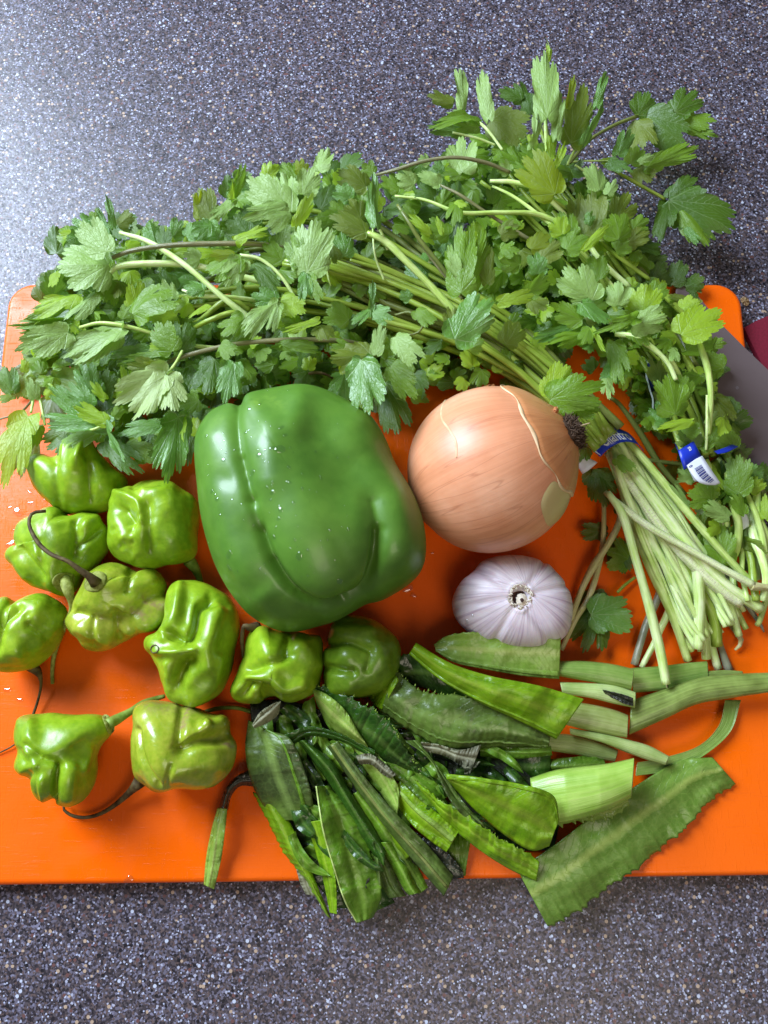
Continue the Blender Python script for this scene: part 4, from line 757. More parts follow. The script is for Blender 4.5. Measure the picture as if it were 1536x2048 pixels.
place(cb, [
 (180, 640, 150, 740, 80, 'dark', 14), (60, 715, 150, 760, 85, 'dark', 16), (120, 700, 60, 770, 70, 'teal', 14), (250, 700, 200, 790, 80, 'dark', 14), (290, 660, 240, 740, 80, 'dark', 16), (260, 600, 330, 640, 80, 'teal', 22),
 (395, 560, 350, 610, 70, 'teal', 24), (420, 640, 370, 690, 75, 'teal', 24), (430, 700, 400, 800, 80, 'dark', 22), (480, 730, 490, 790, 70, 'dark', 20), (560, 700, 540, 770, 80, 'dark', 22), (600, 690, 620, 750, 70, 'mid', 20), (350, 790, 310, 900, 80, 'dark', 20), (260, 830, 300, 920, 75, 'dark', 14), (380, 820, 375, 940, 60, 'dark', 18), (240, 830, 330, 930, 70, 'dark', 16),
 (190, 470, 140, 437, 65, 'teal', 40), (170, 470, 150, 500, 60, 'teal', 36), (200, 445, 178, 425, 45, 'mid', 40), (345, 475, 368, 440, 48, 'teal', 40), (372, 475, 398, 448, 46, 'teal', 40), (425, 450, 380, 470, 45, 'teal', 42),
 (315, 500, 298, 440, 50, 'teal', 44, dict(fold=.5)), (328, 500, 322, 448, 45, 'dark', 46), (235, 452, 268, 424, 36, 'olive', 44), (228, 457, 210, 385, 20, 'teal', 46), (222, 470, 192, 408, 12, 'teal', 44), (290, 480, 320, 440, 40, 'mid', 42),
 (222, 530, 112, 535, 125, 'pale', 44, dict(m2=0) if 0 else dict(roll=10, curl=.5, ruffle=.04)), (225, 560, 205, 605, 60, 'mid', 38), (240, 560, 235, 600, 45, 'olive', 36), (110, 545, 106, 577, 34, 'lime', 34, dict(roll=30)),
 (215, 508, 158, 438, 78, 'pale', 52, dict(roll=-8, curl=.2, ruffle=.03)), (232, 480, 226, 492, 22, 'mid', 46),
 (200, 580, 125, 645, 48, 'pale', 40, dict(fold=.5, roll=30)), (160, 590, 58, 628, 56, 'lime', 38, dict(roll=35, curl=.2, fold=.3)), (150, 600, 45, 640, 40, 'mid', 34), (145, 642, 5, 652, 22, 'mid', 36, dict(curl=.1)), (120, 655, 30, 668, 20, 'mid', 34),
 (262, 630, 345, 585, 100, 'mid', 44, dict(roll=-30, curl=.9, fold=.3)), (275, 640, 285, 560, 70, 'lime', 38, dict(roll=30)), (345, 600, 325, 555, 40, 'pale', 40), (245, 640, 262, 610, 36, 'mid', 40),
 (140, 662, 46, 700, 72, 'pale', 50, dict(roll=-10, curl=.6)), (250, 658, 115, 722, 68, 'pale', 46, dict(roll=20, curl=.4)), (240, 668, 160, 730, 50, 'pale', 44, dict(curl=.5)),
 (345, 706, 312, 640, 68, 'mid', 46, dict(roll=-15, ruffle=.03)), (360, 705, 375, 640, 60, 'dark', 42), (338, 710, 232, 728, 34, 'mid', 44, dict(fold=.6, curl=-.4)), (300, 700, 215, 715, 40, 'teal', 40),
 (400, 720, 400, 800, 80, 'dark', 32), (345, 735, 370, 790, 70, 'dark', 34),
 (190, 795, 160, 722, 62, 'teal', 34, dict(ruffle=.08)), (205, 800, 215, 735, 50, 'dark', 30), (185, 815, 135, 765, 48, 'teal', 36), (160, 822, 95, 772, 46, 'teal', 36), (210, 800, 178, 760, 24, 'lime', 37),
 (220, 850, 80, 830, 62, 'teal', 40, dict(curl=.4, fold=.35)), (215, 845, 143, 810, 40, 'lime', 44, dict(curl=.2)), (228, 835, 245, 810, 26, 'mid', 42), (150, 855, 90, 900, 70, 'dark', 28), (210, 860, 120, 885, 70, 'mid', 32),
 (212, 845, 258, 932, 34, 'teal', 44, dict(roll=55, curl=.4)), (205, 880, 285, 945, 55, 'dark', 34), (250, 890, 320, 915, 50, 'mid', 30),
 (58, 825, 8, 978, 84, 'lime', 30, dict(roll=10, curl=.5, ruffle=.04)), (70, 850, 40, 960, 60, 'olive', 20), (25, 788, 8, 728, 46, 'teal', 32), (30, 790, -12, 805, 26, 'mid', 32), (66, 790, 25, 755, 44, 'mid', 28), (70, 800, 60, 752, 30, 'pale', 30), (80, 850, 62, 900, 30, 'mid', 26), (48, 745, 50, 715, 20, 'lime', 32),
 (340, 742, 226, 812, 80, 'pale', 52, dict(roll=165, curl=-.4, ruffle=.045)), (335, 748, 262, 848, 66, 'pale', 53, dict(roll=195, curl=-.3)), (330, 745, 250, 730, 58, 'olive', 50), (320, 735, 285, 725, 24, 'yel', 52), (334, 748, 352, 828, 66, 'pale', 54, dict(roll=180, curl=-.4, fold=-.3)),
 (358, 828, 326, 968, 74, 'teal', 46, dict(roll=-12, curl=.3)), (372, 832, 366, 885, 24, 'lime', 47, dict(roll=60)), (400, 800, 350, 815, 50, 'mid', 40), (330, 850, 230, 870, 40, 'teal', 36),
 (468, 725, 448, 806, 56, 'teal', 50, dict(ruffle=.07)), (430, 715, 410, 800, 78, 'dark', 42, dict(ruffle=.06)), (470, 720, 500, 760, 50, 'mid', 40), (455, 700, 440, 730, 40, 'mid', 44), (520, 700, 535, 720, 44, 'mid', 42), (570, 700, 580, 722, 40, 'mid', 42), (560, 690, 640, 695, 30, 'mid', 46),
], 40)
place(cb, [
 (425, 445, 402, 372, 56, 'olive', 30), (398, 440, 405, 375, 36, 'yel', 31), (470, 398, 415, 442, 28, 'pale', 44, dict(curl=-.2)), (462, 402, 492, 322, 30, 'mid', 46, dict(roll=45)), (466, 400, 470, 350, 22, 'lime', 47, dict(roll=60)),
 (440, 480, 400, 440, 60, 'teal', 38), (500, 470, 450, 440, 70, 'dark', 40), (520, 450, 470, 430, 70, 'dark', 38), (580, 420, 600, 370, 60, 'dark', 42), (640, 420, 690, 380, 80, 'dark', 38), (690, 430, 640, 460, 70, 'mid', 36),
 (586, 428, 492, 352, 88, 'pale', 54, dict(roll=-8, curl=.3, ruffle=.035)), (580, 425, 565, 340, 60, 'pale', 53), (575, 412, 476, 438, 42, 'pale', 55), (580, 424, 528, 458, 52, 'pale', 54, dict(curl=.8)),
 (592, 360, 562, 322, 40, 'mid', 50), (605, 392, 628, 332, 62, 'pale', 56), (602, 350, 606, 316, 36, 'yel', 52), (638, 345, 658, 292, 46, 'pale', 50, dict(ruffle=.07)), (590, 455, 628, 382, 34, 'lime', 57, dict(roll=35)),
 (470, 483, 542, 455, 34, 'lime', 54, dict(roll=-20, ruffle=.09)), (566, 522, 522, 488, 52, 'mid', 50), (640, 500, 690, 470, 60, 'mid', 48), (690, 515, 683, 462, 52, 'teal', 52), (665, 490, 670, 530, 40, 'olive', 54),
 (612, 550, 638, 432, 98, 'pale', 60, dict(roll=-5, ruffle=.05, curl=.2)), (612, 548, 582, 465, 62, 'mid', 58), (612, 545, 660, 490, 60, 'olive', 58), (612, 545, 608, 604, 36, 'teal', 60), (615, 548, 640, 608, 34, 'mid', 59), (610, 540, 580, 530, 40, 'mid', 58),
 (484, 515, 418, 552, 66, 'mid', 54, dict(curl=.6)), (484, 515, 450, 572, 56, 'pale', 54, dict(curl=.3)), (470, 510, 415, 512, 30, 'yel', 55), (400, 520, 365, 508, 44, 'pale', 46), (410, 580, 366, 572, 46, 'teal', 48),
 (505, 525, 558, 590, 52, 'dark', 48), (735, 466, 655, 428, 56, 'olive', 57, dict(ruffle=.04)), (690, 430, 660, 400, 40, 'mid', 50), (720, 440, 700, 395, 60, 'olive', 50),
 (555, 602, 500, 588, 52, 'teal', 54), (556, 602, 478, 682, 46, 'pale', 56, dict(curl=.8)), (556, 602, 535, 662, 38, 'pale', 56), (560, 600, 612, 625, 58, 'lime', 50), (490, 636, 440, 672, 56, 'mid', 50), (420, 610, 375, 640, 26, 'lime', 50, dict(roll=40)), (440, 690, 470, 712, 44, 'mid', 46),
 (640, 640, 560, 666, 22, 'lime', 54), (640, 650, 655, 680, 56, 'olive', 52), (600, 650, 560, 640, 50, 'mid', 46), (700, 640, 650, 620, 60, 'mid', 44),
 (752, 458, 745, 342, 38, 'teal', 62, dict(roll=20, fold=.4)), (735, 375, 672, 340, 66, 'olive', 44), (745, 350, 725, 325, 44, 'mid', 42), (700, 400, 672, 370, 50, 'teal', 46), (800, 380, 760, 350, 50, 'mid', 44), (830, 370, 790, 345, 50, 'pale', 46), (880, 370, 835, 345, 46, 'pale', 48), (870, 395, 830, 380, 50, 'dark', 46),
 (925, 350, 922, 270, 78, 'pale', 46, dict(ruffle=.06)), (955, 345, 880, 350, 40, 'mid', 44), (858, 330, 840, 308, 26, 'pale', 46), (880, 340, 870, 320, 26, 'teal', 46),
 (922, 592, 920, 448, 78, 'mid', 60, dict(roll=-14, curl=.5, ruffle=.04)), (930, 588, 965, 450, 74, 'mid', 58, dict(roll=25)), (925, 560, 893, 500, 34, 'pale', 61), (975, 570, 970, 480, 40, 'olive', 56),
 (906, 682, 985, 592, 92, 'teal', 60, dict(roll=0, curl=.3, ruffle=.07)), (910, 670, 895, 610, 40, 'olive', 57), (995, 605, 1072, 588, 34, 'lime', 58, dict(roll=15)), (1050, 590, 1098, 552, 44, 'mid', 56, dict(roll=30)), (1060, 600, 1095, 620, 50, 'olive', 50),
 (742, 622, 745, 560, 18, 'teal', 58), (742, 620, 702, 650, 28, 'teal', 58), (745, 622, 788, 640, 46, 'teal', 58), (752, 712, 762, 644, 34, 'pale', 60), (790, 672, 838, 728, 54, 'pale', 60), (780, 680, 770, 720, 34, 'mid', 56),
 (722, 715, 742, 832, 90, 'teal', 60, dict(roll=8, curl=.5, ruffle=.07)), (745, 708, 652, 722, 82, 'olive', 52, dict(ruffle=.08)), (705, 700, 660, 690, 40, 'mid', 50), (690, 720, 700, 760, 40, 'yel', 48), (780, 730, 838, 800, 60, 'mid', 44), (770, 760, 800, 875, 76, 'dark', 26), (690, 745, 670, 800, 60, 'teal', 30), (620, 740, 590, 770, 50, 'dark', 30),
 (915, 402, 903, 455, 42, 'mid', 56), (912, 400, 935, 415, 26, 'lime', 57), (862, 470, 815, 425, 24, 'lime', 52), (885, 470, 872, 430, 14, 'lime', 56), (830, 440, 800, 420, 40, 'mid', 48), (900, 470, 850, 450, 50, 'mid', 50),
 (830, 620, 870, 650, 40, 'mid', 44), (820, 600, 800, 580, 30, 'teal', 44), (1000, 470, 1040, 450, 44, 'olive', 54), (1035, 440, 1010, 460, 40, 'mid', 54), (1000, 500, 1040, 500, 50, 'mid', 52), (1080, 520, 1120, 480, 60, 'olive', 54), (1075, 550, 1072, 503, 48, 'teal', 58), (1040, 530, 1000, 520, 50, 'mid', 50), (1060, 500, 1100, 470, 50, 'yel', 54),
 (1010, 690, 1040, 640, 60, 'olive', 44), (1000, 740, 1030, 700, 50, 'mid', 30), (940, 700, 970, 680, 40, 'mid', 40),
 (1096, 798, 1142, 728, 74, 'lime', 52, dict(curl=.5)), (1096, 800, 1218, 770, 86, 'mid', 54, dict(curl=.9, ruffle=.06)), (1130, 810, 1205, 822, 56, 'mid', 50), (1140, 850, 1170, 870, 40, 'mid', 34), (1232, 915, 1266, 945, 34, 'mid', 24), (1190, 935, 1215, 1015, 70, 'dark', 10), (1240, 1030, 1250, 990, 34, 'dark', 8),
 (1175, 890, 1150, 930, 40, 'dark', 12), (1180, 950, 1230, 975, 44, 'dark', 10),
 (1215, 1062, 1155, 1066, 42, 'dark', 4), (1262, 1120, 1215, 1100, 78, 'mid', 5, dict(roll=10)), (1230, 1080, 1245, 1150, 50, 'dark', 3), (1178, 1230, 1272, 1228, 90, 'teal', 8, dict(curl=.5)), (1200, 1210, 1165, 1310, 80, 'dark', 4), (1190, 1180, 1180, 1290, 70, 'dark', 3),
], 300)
petiole(cb, [(1270, 1155, 3, 6), (1250, 1170, 4, 6), (1235, 1185, 4, 6)], 'green')
petiole(cb, [(62, 825, 30, 6), (66, 800, 28, 6), (62, 790, 26, 5)], 'mid'); petiole(cb, [(65, 800, 24, 5), (40, 825, 18, 5), (0, 838, 14, 4), (-20, 845, 12, 4)], 'brown'); petiole(cb, [(90, 850, 30, 5), (80, 800, 28, 6), (70, 770, 28, 5)], 'mid')
petiole(cb, [(338, 745, 52, 6), (352, 725, 50, 6), (365, 702, 46, 6)], 'mid'); petiole(cb, [(212, 846, 42, 6), (190, 858, 42, 6), (175, 860, 40, 5)], 'mid')

# ---- band of the main bunch: a strap over the stalks
def band(name, A, B, ha, hb, bulge, m, parent, n=40, mm=6, edge=None):
    """strap between two px edges A (upper) and B (lower), running across the stalks; arches by `bulge` mm"""
    a, b = cr(A, n), cr(B, n); V = []
    for j in range(mm):
        t = j/(mm-1)
        for i in range(n):
            s = i/(n-1); x, y = a[i]*(1-t)+b[i]*t; V.append(P(x, y, ha+(hb-ha)*s+bulge*math.sin(math.pi*s)))
    F = gridf(mm, n); o = link(name, mesh(name, V, F), parent, m)
    sol = o.modifiers.new('thick', 'SOLIDIFY'); sol.thickness = .0003; sol.offset = 1
    def surf(u, v, lift=.45): # u along the band 0..1, v 0 upper .. 1 lower
        i = u*(n-1); i0 = int(min(n-2, max(0, i))); f = i-i0; aa = a[i0]*(1-f)+a[i0+1]*f; bb = b[i0]*(1-f)+b[i0+1]*f; x, y = aa*(1-v)+bb*v
        return P(x, y, ha+(hb-ha)*u+bulge*math.sin(math.pi*u)+lift)
    return o, surf
def letters(parent, body, surf, u0, v0, cw, chh, m, name='lettering', flip=False, rot=0):
    cu = bpy.data.curves.new('t', 'FONT'); cu.body = body; cu.size = 1; cu.offset = .018; to = bpy.data.objects.new('t', cu); C.objects.link(to)
    bpy.context.view_layer.update(); me0 = bpy.data.meshes.new_from_object(to.evaluated_get(bpy.context.evaluated_depsgraph_get())); bpy.data.objects.remove(to)
    V = []
    for v in me0.vertices:
        x, y = v.co.x, v.co.y
        if rot: x, y = -y, x
        V.append(surf(u0+x*cw, v0-y*chh))
    return link(name, mesh(name, V, [tuple(p.vertices) for p in me0.polygons]), parent, m, False)
_, sf = band('paper_band', [(1172, 889), (1190, 872), (1212, 860), (1234, 857), (1254, 864), (1268, 876)], [(1200, 914), (1218, 897), (1238, 886), (1258, 883), (1276, 888), (1288, 902)], 23, 17, 9, M['blue'], cb)
letters(cb, 'Cilantro', sf, .20, .82, .17, 1.0, M['white'])
band('band_end', [(1172, 886), (1178, 889)], [(1192, 906), (1203, 911)], 23.6, 23.8, .2, M['white'], cb, n=6)
band('band_under', [(1150, 925), (1160, 915), (1172, 912)], [(1165, 948), (1178, 940), (1195, 925)], 10, 12, 1, M['white'], cb, n=8)

# ---- second bunch at the right
c2 = thing('cilantro_bunch', 'second cilantro bunch along the right edge, with a barcode tag, over the knife', 'herb bunch', P(1400, 900, 0), 'bunches of cilantro')
strands(c2, [(1375, 920), (1300, 770), (1220, 650), (1130, 540), (1030, 430), (960, 370)], [(1450, 900), (1400, 740), (1300, 580), (1200, 450), (1120, 350), (1090, 250)], 15, (14, 30), (12, 18), ['s_green', 's_dull', 's_green'], 5, 6)
strands(c2, [(1385, 930), (1420, 1000), (1440, 1100), (1450, 1190)], [(1470, 900), (1540, 1000), (1580, 1120), (1600, 1220)], 8, (6, 18), (14, 22), ['s_mid', 's_green', 's_pale', 's_dull'], 6, 5)
c2p = [(900, 300), (960, 270), (1100, 300), (1230, 400), (1300, 520), (1360, 620), (1440, 760), (1470, 860), (1400, 900), (1310, 860), (1240, 740), (1180, 680), (1060, 680), (1000, 600), (940, 480), (900, 400)]
mass(c2, c2p, 200, (50, 80), (3, 18), 22)  # dark bottom layer again, shade inside the pile put into the colour
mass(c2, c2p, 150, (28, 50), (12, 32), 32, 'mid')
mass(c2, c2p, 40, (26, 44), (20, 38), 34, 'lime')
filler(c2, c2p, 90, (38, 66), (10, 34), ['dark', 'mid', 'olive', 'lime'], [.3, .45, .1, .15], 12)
filler(c2, [(1340, 900), (1480, 880), (1540, 950), (1540, 1100), (1450, 1130), (1400, 1060), (1350, 1000)], 22, (45, 75), (3, 16), ['dark', 'mid', 'olive'], [.4, .4, .2], 13)
for p, m in [([(1352, 760, 46, 9), (1335, 725, 48, 11), (1300, 692, 50, 13), (1262, 672, 50, 13), (1230, 668, 48, 11)], 'pale'), ([(1418, 870, 34, 8), (1422, 800, 44, 12), (1416, 740, 48, 14), (1402, 695, 50, 13), (1395, 670, 50, 9)], 'mid'), ([(1412, 900, 36, 5), (1414, 850, 40, 6), (1414, 790, 44, 5)], 'pale'),
  ([(1372, 775, 36, 8), (1345, 725, 42, 10), (1318, 690, 44, 9)], 'lime' if 0 else 'mid'), ([(1370, 990, 6, 12), (1320, 930, 8, 13), (1280, 865, 8, 13), (1240, 810, 10, 10), (1220, 795, 14, 8)], 'dull'), ([(1370, 930, 9, 8), (1325, 924, 9, 9), (1285, 918, 8, 8)], 'dull'),
  ([(1455, 945, 22, 14), (1465, 1000, 22, 17), (1477, 1050, 20, 17), (1472, 1100, 14, 16), (1455, 1130, 8, 14)], 'mid'), ([(1490, 1030, 12, 22), (1500, 1090, 12, 24), (1510, 1160, 9, 24)], 'pale'), ([(1490, 980, 22, 10), (1512, 1030, 22, 12), (1528, 1090, 20, 13), (1534, 1180, 14, 12), (1520, 1240, 8, 10), (1514, 1250, 6, 10)], 'mid'),
  ([(1478, 1043, 18, 5), (1500, 1052, 18, 5), (1525, 1068, 18, 4)], 'green'), ([(1105, 385, 40, 8), (1060, 345, 44, 7)], 'mid'), ([(1260, 575, 38, 12), (1200, 520, 40, 12), (1150, 450, 42, 11), (1080, 385, 46, 11), (1030, 365, 48, 11), (980, 362, 46, 8)], 'pale'),
  ([(1250, 600, 40, 9), (1160, 500, 44, 9), (1090, 440, 46, 9), (1030, 395, 46, 8), (985, 372, 44, 6)], 'mid'), ([(1300, 560, 34, 9), (1220, 500, 38, 9), (1150, 430, 42, 8), (1060, 375, 46, 7)], 'green'), ([(1060, 480, 44, 9), (980, 430, 48, 8), (920, 390, 50, 7), (880, 370, 48, 5)], 'brown'),
  ([(1005, 300, 44, 6), (975, 260, 46, 7), (945, 235, 46, 6)], 'pale'), ([(990, 290, 42, 6), (950, 275, 44, 6), (905, 265, 44, 5)], 'pale'), ([(1095, 330, 40, 8), (1092, 260, 46, 9), (1090, 200, 48, 6)], 'mid'), ([(1135, 330, 36, 7), (1150, 300, 36, 6), (1175, 270, 36, 5)], 'mid'),
  ([(1140, 325, 24, 8), (1180, 280, 16, 8), (1230, 250, 10, 8), (1275, 232, 8, 8)], 'dull'), ([(1275, 230, 8, 6), (1320, 228, 8, 5), (1350, 228, 8, 5)], 'dull'), ([(1210, 330, 22, 8), (1270, 365, 14, 8), (1330, 398, 9, 8)], 'green'), ([(1135, 325, 20, 5), (1170, 322, 18, 4), (1230, 322, 18, 4)], 'mid'), ([(1180, 350, 24, 5), (1150, 330, 26, 5)], 'mid'),
  ([(1268, 550, 26, 12), (1240, 510, 28, 12), (1225, 480, 30, 9)], 'green'), ([(1400, 660, 28, 14), (1350, 610, 30, 15), (1310, 570, 30, 13)], 'green')]:
    tube('stalk', p, M['s_'+m], c2, n=34, seg=9)
place(c2, [
 (1290, 230, 1368, 290, 92, 'dark', 8), (1275, 232, 1300, 180, 66, 'dark', 9), (1348, 228, 1395, 178, 74, 'dark', 12), (1365, 235, 1436, 245, 52, 'mid', 10), (1375, 258, 1440, 275, 24, 'mid', 8), (1275, 240, 1290, 300, 70, 'olive', 8), (1290, 335, 1402, 292, 46, 'mid', 14, dict(roll=25, ruffle=.07)), (1275, 335, 1300, 368, 56, 'olive', 10),
 (1262, 330, 1275, 290, 50, 'mid', 14), (1235, 312, 1262, 255, 40, 'teal', 22), (1230, 320, 1200, 328, 34, 'lime', 16), (1214, 322, 1268, 348, 36, 'teal', 26), (1276, 325, 1310, 310, 20, 'pale', 18),
 (1332, 398, 1472, 465, 112, 'dark', 12, dict(curl=.5, fold=.25, ruffle=.04)), (1335, 398, 1402, 356, 50, 'dark', 12), (1335, 402, 1322, 485, 48, 'dark', 8), (1345, 402, 1420, 498, 60, 'mid', 10, dict(fold=.5)), (1370, 455, 1400, 488, 20, 'teal', 14),
 (1345, 572, 1362, 518, 50, 'dark', 6), (1370, 575, 1412, 555, 44, 'dark', 6), (1370, 560, 1395, 600, 50, 'dark', 4), (1300, 560, 1340, 540, 60, 'dark', 8),
 (980, 240, 1062, 272, 92, 'olive', 40, dict(ruffle=.03)), (1045, 200, 993, 178, 38, 'dark', 38), (1055, 205, 1028, 163, 44, 'dark', 36), (1060, 230, 1050, 185, 46, 'dark', 36), (1020, 290, 990, 320, 60, 'mid', 40), (1040, 330, 1000, 300, 60, 'mid', 42), (1080, 330, 1040, 290, 60, 'mid', 38),
 (925, 222, 918, 132, 34, 'pale', 50), (977, 242, 962, 136, 40, 'pale', 52, dict(roll=-30, curl=.4)), (908, 208, 850, 188, 32, 'olive', 48), (940, 240, 890, 225, 34, 'pale', 46), (965, 240, 852, 256, 30, 'mid', 46, dict(roll=25)), (930, 268, 850, 252, 34, 'dark', 40), (960, 255, 900, 245, 40, 'mid', 44),
 (1094, 242, 1088, 98, 66, 'pale', 54, dict(roll=5, curl=.15, fold=.1, ruffle=.03)), (1090, 150, 1092, 72, 22, 'lime', 50, dict(roll=50)), (1112, 280, 1122, 178, 32, 'pale', 50), (1135, 220, 1150, 144, 18, 'yel', 44), (1140, 292, 1172, 162, 76, 'olive', 40, dict(ruffle=.04)), (1192, 215, 1213, 138, 24, 'teal', 46), (1165, 292, 1208, 190, 34, 'teal', 42, dict(roll=50)),
 (1065, 300, 1074, 218, 28, 'pale', 52, dict(roll=30)), (1110, 335, 1132, 278, 20, 'lime', 52), (1085, 340, 1085, 295, 30, 'mid', 52), (1100, 320, 1105, 260, 28, 'lime', 46), (1020, 345, 1000, 325, 36, 'pale', 48), (1060, 350, 1020, 330, 40, 'mid', 46),
 (1112, 392, 1042, 310, 88, 'yel', 54, dict(roll=-5, ruffle=.05)), (1200, 382, 1188, 324, 64, 'pale', 50, dict(curl=.2)), (1215, 390, 1232, 356, 30, 'pale', 50), (1215, 400, 1200, 370, 60, 'mid', 46), (1190, 482, 1182, 375, 84, 'olive', 44), (1150, 470, 1160, 380, 60, 'olive', 42), (1225, 450, 1262, 382, 70, 'olive', 40), (1175, 450, 1185, 420, 26, 'teal', 48),
 (1237, 482, 1225, 425, 74, 'mid', 50, dict(curl=.8)), (1250, 490, 1302, 462, 46, 'olive', 44, dict(curl=.8)), (1165, 502, 1220, 446, 22, 'lime', 56), (1130, 500, 1175, 470, 60, 'mid', 50), (1140, 480, 1120, 420, 60, 'mid', 46), (1125, 470, 1110, 430, 50, 'lime', 50), (1230, 500, 1260, 480, 50, 'mid', 46), (1200, 560, 1180, 510, 60, 'mid', 44),
 (1186, 604, 1128, 528, 82, 'pale', 56, dict(ruffle=.045)), (1236, 612, 1236, 560, 62, 'pale', 56), (1255, 600, 1200, 592, 44, 'mid', 52), (1284, 636, 1292, 562, 86, 'lime', 50, dict(curl=.5, roll=-10)), (1300, 600, 1330, 565, 50, 'mid', 40), (1165, 642, 1112, 618, 58, 'mid', 54), (1160, 606, 1218, 650, 56, 'teal', 56, dict(ruffle=.05)), (1170, 640, 1200, 620, 50, 'olive', 50),
 (1276, 634, 1198, 662, 30, 'mid', 58, dict(ruffle=.1)), (1262, 652, 1338, 632, 66, 'pale', 56, dict(curl=.3)), (1260, 660, 1300, 690, 46, 'mid', 50), (1182, 660, 1092, 692, 46, 'mid', 52, dict(ruffle=.07)), (1150, 655, 1060, 680, 30, 'teal', 44), (1180, 655, 1165, 690, 36, 'mid', 54), (1183, 655, 1212, 705, 22, 'lime', 55, dict(roll=50)), (1185, 690, 1165, 700, 34, 'teal', 48),
 (1358, 672, 1446, 616, 92, 'lime', 56, dict(curl=.5, ruffle=.035)), (1365, 620, 1400, 600, 60, 'lime', 50), (1400, 608, 1330, 595, 30, 'olive', 30), (1410, 690, 1456, 685, 26, 'mid', 22), (1340, 680, 1310, 700, 40, 'mid', 48), (1345, 695, 1352, 728, 28, 'pale', 48), (1330, 710, 1320, 680, 40, 'olive', 44), (1300, 700, 1290, 680, 30, 'mid', 46),
 (1228, 680, 1248, 772, 48, 'mid', 44, dict(roll=20)), (1235, 720, 1215, 770, 50, 'teal', 40), (1212, 755, 1218, 803, 32, 'pale', 42), (1190, 740, 1170, 720, 40, 'dark', 20), (1350, 832, 1335, 745, 82, 'mid', 44, dict(ruffle=.06)), (1360, 800, 1375, 750, 50, 'mid', 42), (1300, 760, 1275, 740, 44, 'mid', 20), (1330, 850, 1310, 800, 40, 'teal', 34), (1320, 825, 1260, 850, 60, 'dark', 6), (1290, 790, 1265, 780, 50, 'dark', 10),
 (1425, 790, 1460, 860, 66, 'olive', 28), (1440, 800, 1470, 830, 50, 'dark', 26), (1415, 850, 1435, 820, 26, 'pale', 36), (1420, 880, 1440, 850, 30, 'mid', 34), (1386, 842, 1308, 862, 28, 'lime', 44, dict(roll=15)), (1370, 870, 1400, 845, 40, 'mid', 40), (1380, 890, 1350, 870, 40, 'pale', 34), (1400, 900, 1425, 870, 36, 'mid', 34),
 (1390, 958, 1352, 938, 40, 'pale', 24), (1410, 930, 1440, 1000, 42, 'lime', 20), (1425, 1000, 1372, 985, 60, 'mid', 26), (1400, 985, 1440, 970, 50, 'mid', 24), (1460, 1036, 1402, 1008, 38, 'pale', 26), (1445, 1132, 1438, 1045, 66, 'mid', 16), (1440, 1050, 1412, 1062, 36, 'lime', 20), (1380, 1016, 1338, 966, 24, 'pale', 22, dict(fold=.9, ruffle=.02)),
 (1475, 992, 1478, 905, 62, 'mid', 26), (1480, 960, 1530, 935, 40, 'teal', 22), (1500, 985, 1526, 955, 36, 'lime', 24), (1490, 1030, 1465, 985, 36, 'mid', 26), (1530, 1040, 1545, 985, 36, 'lime', 24), (1500, 1080, 1490, 1030, 50, 'dark', 12), (1470, 900, 1440, 860, 50, 'mid', 26), (1520, 990, 1500, 930, 50, 'dark', 14),
], 700)
_, sf = band('twist_band', [(1333, 868), (1345, 880), (1352, 895), (1358, 905)], [(1343, 862), (1354, 876), (1362, 892), (1368, 905)], 16, 22, 1, M['blue'], c2, n=12)
_, sf = band('tag_head', [(1356, 902), (1368, 940)], [(1387, 883), (1402, 913)], 38, 37, 1.5, M['blue'], c2, n=12)
letters(c2, 'ico', sf, .12, .72, .20, .28, M['white'], rot=0)
_, sf = band('barcode_tag', [(1371, 928), (1380, 945), (1388, 962)], [(1404, 912), (1424, 942), (1440, 966)], 37.2, 34, 1.2, M['white'], c2, n=14)
# the tag runs along its lower-right diagonal: u along the strip, v across
A_, B_ = np.array([(1371, 928), (1392, 960), (1410, 969), (1430, 970)]), np.array([(1404, 912), (1422, 940), (1432, 954), (1440, 966)])
_, sf = band('barcode_tag', A_, B_, 37.6, 34.4, 1.4, M['white'], c2, n=20)
V, F = [], []
u = .22
for wv in [.022, .018, .045, .02, .05, .07, .03, .06, .02, .06, .05, .03]:
    k = len(V)
    for uu, vv in ((u, .28), (u+wv*.62, .28), (u+wv*.62, .72), (u, .72)): V.append(sf(uu, vv, .55))
    F.append((k, k+1, k+2, k+3)); u += wv+.012
link('barcode', mesh('barcode', V, F), c2, M['ink'], False)
letters(c2, '0', sf, .09, .28, .10, .30, M['ink'], 'digit')
band('twist_band', [(1428, 902), (1450, 895), (1470, 886)], [(1436, 908), (1455, 904), (1482, 890)], 34, 24, 3, M['blue'], c2, n=14)
band('band_tail', [(1290, 730), (1295, 760), (1302, 785)], [(1306, 722), (1315, 745), (1318, 775)], 30, 28, 1, M['navy'], c2, n=14)
_, sf2 = band('band_tail', [(1289, 728), (1291, 752), (1298, 780), (1304, 800), (1303, 830)], [(1291, 728), (1294, 752), (1301, 780), (1307, 800), (1306, 830)], 30.6, 28, 1.2, M['white'], c2, n=20)
_, sf = band('band_print', [(1294, 735), (1304, 780)], [(1308, 730), (1317, 772)], 31.2, 29, 1, M['navy'], c2, n=10)
letters(c2, 'ocot', sf, .1, .75, .28, .5, M['white'])
band('band_under', [(1476, 1018), (1480, 1040), (1480, 1062)], [(1486, 1018), (1496, 1036), (1498, 1052)], 20, 18, 1, M['white'], c2, n=10)

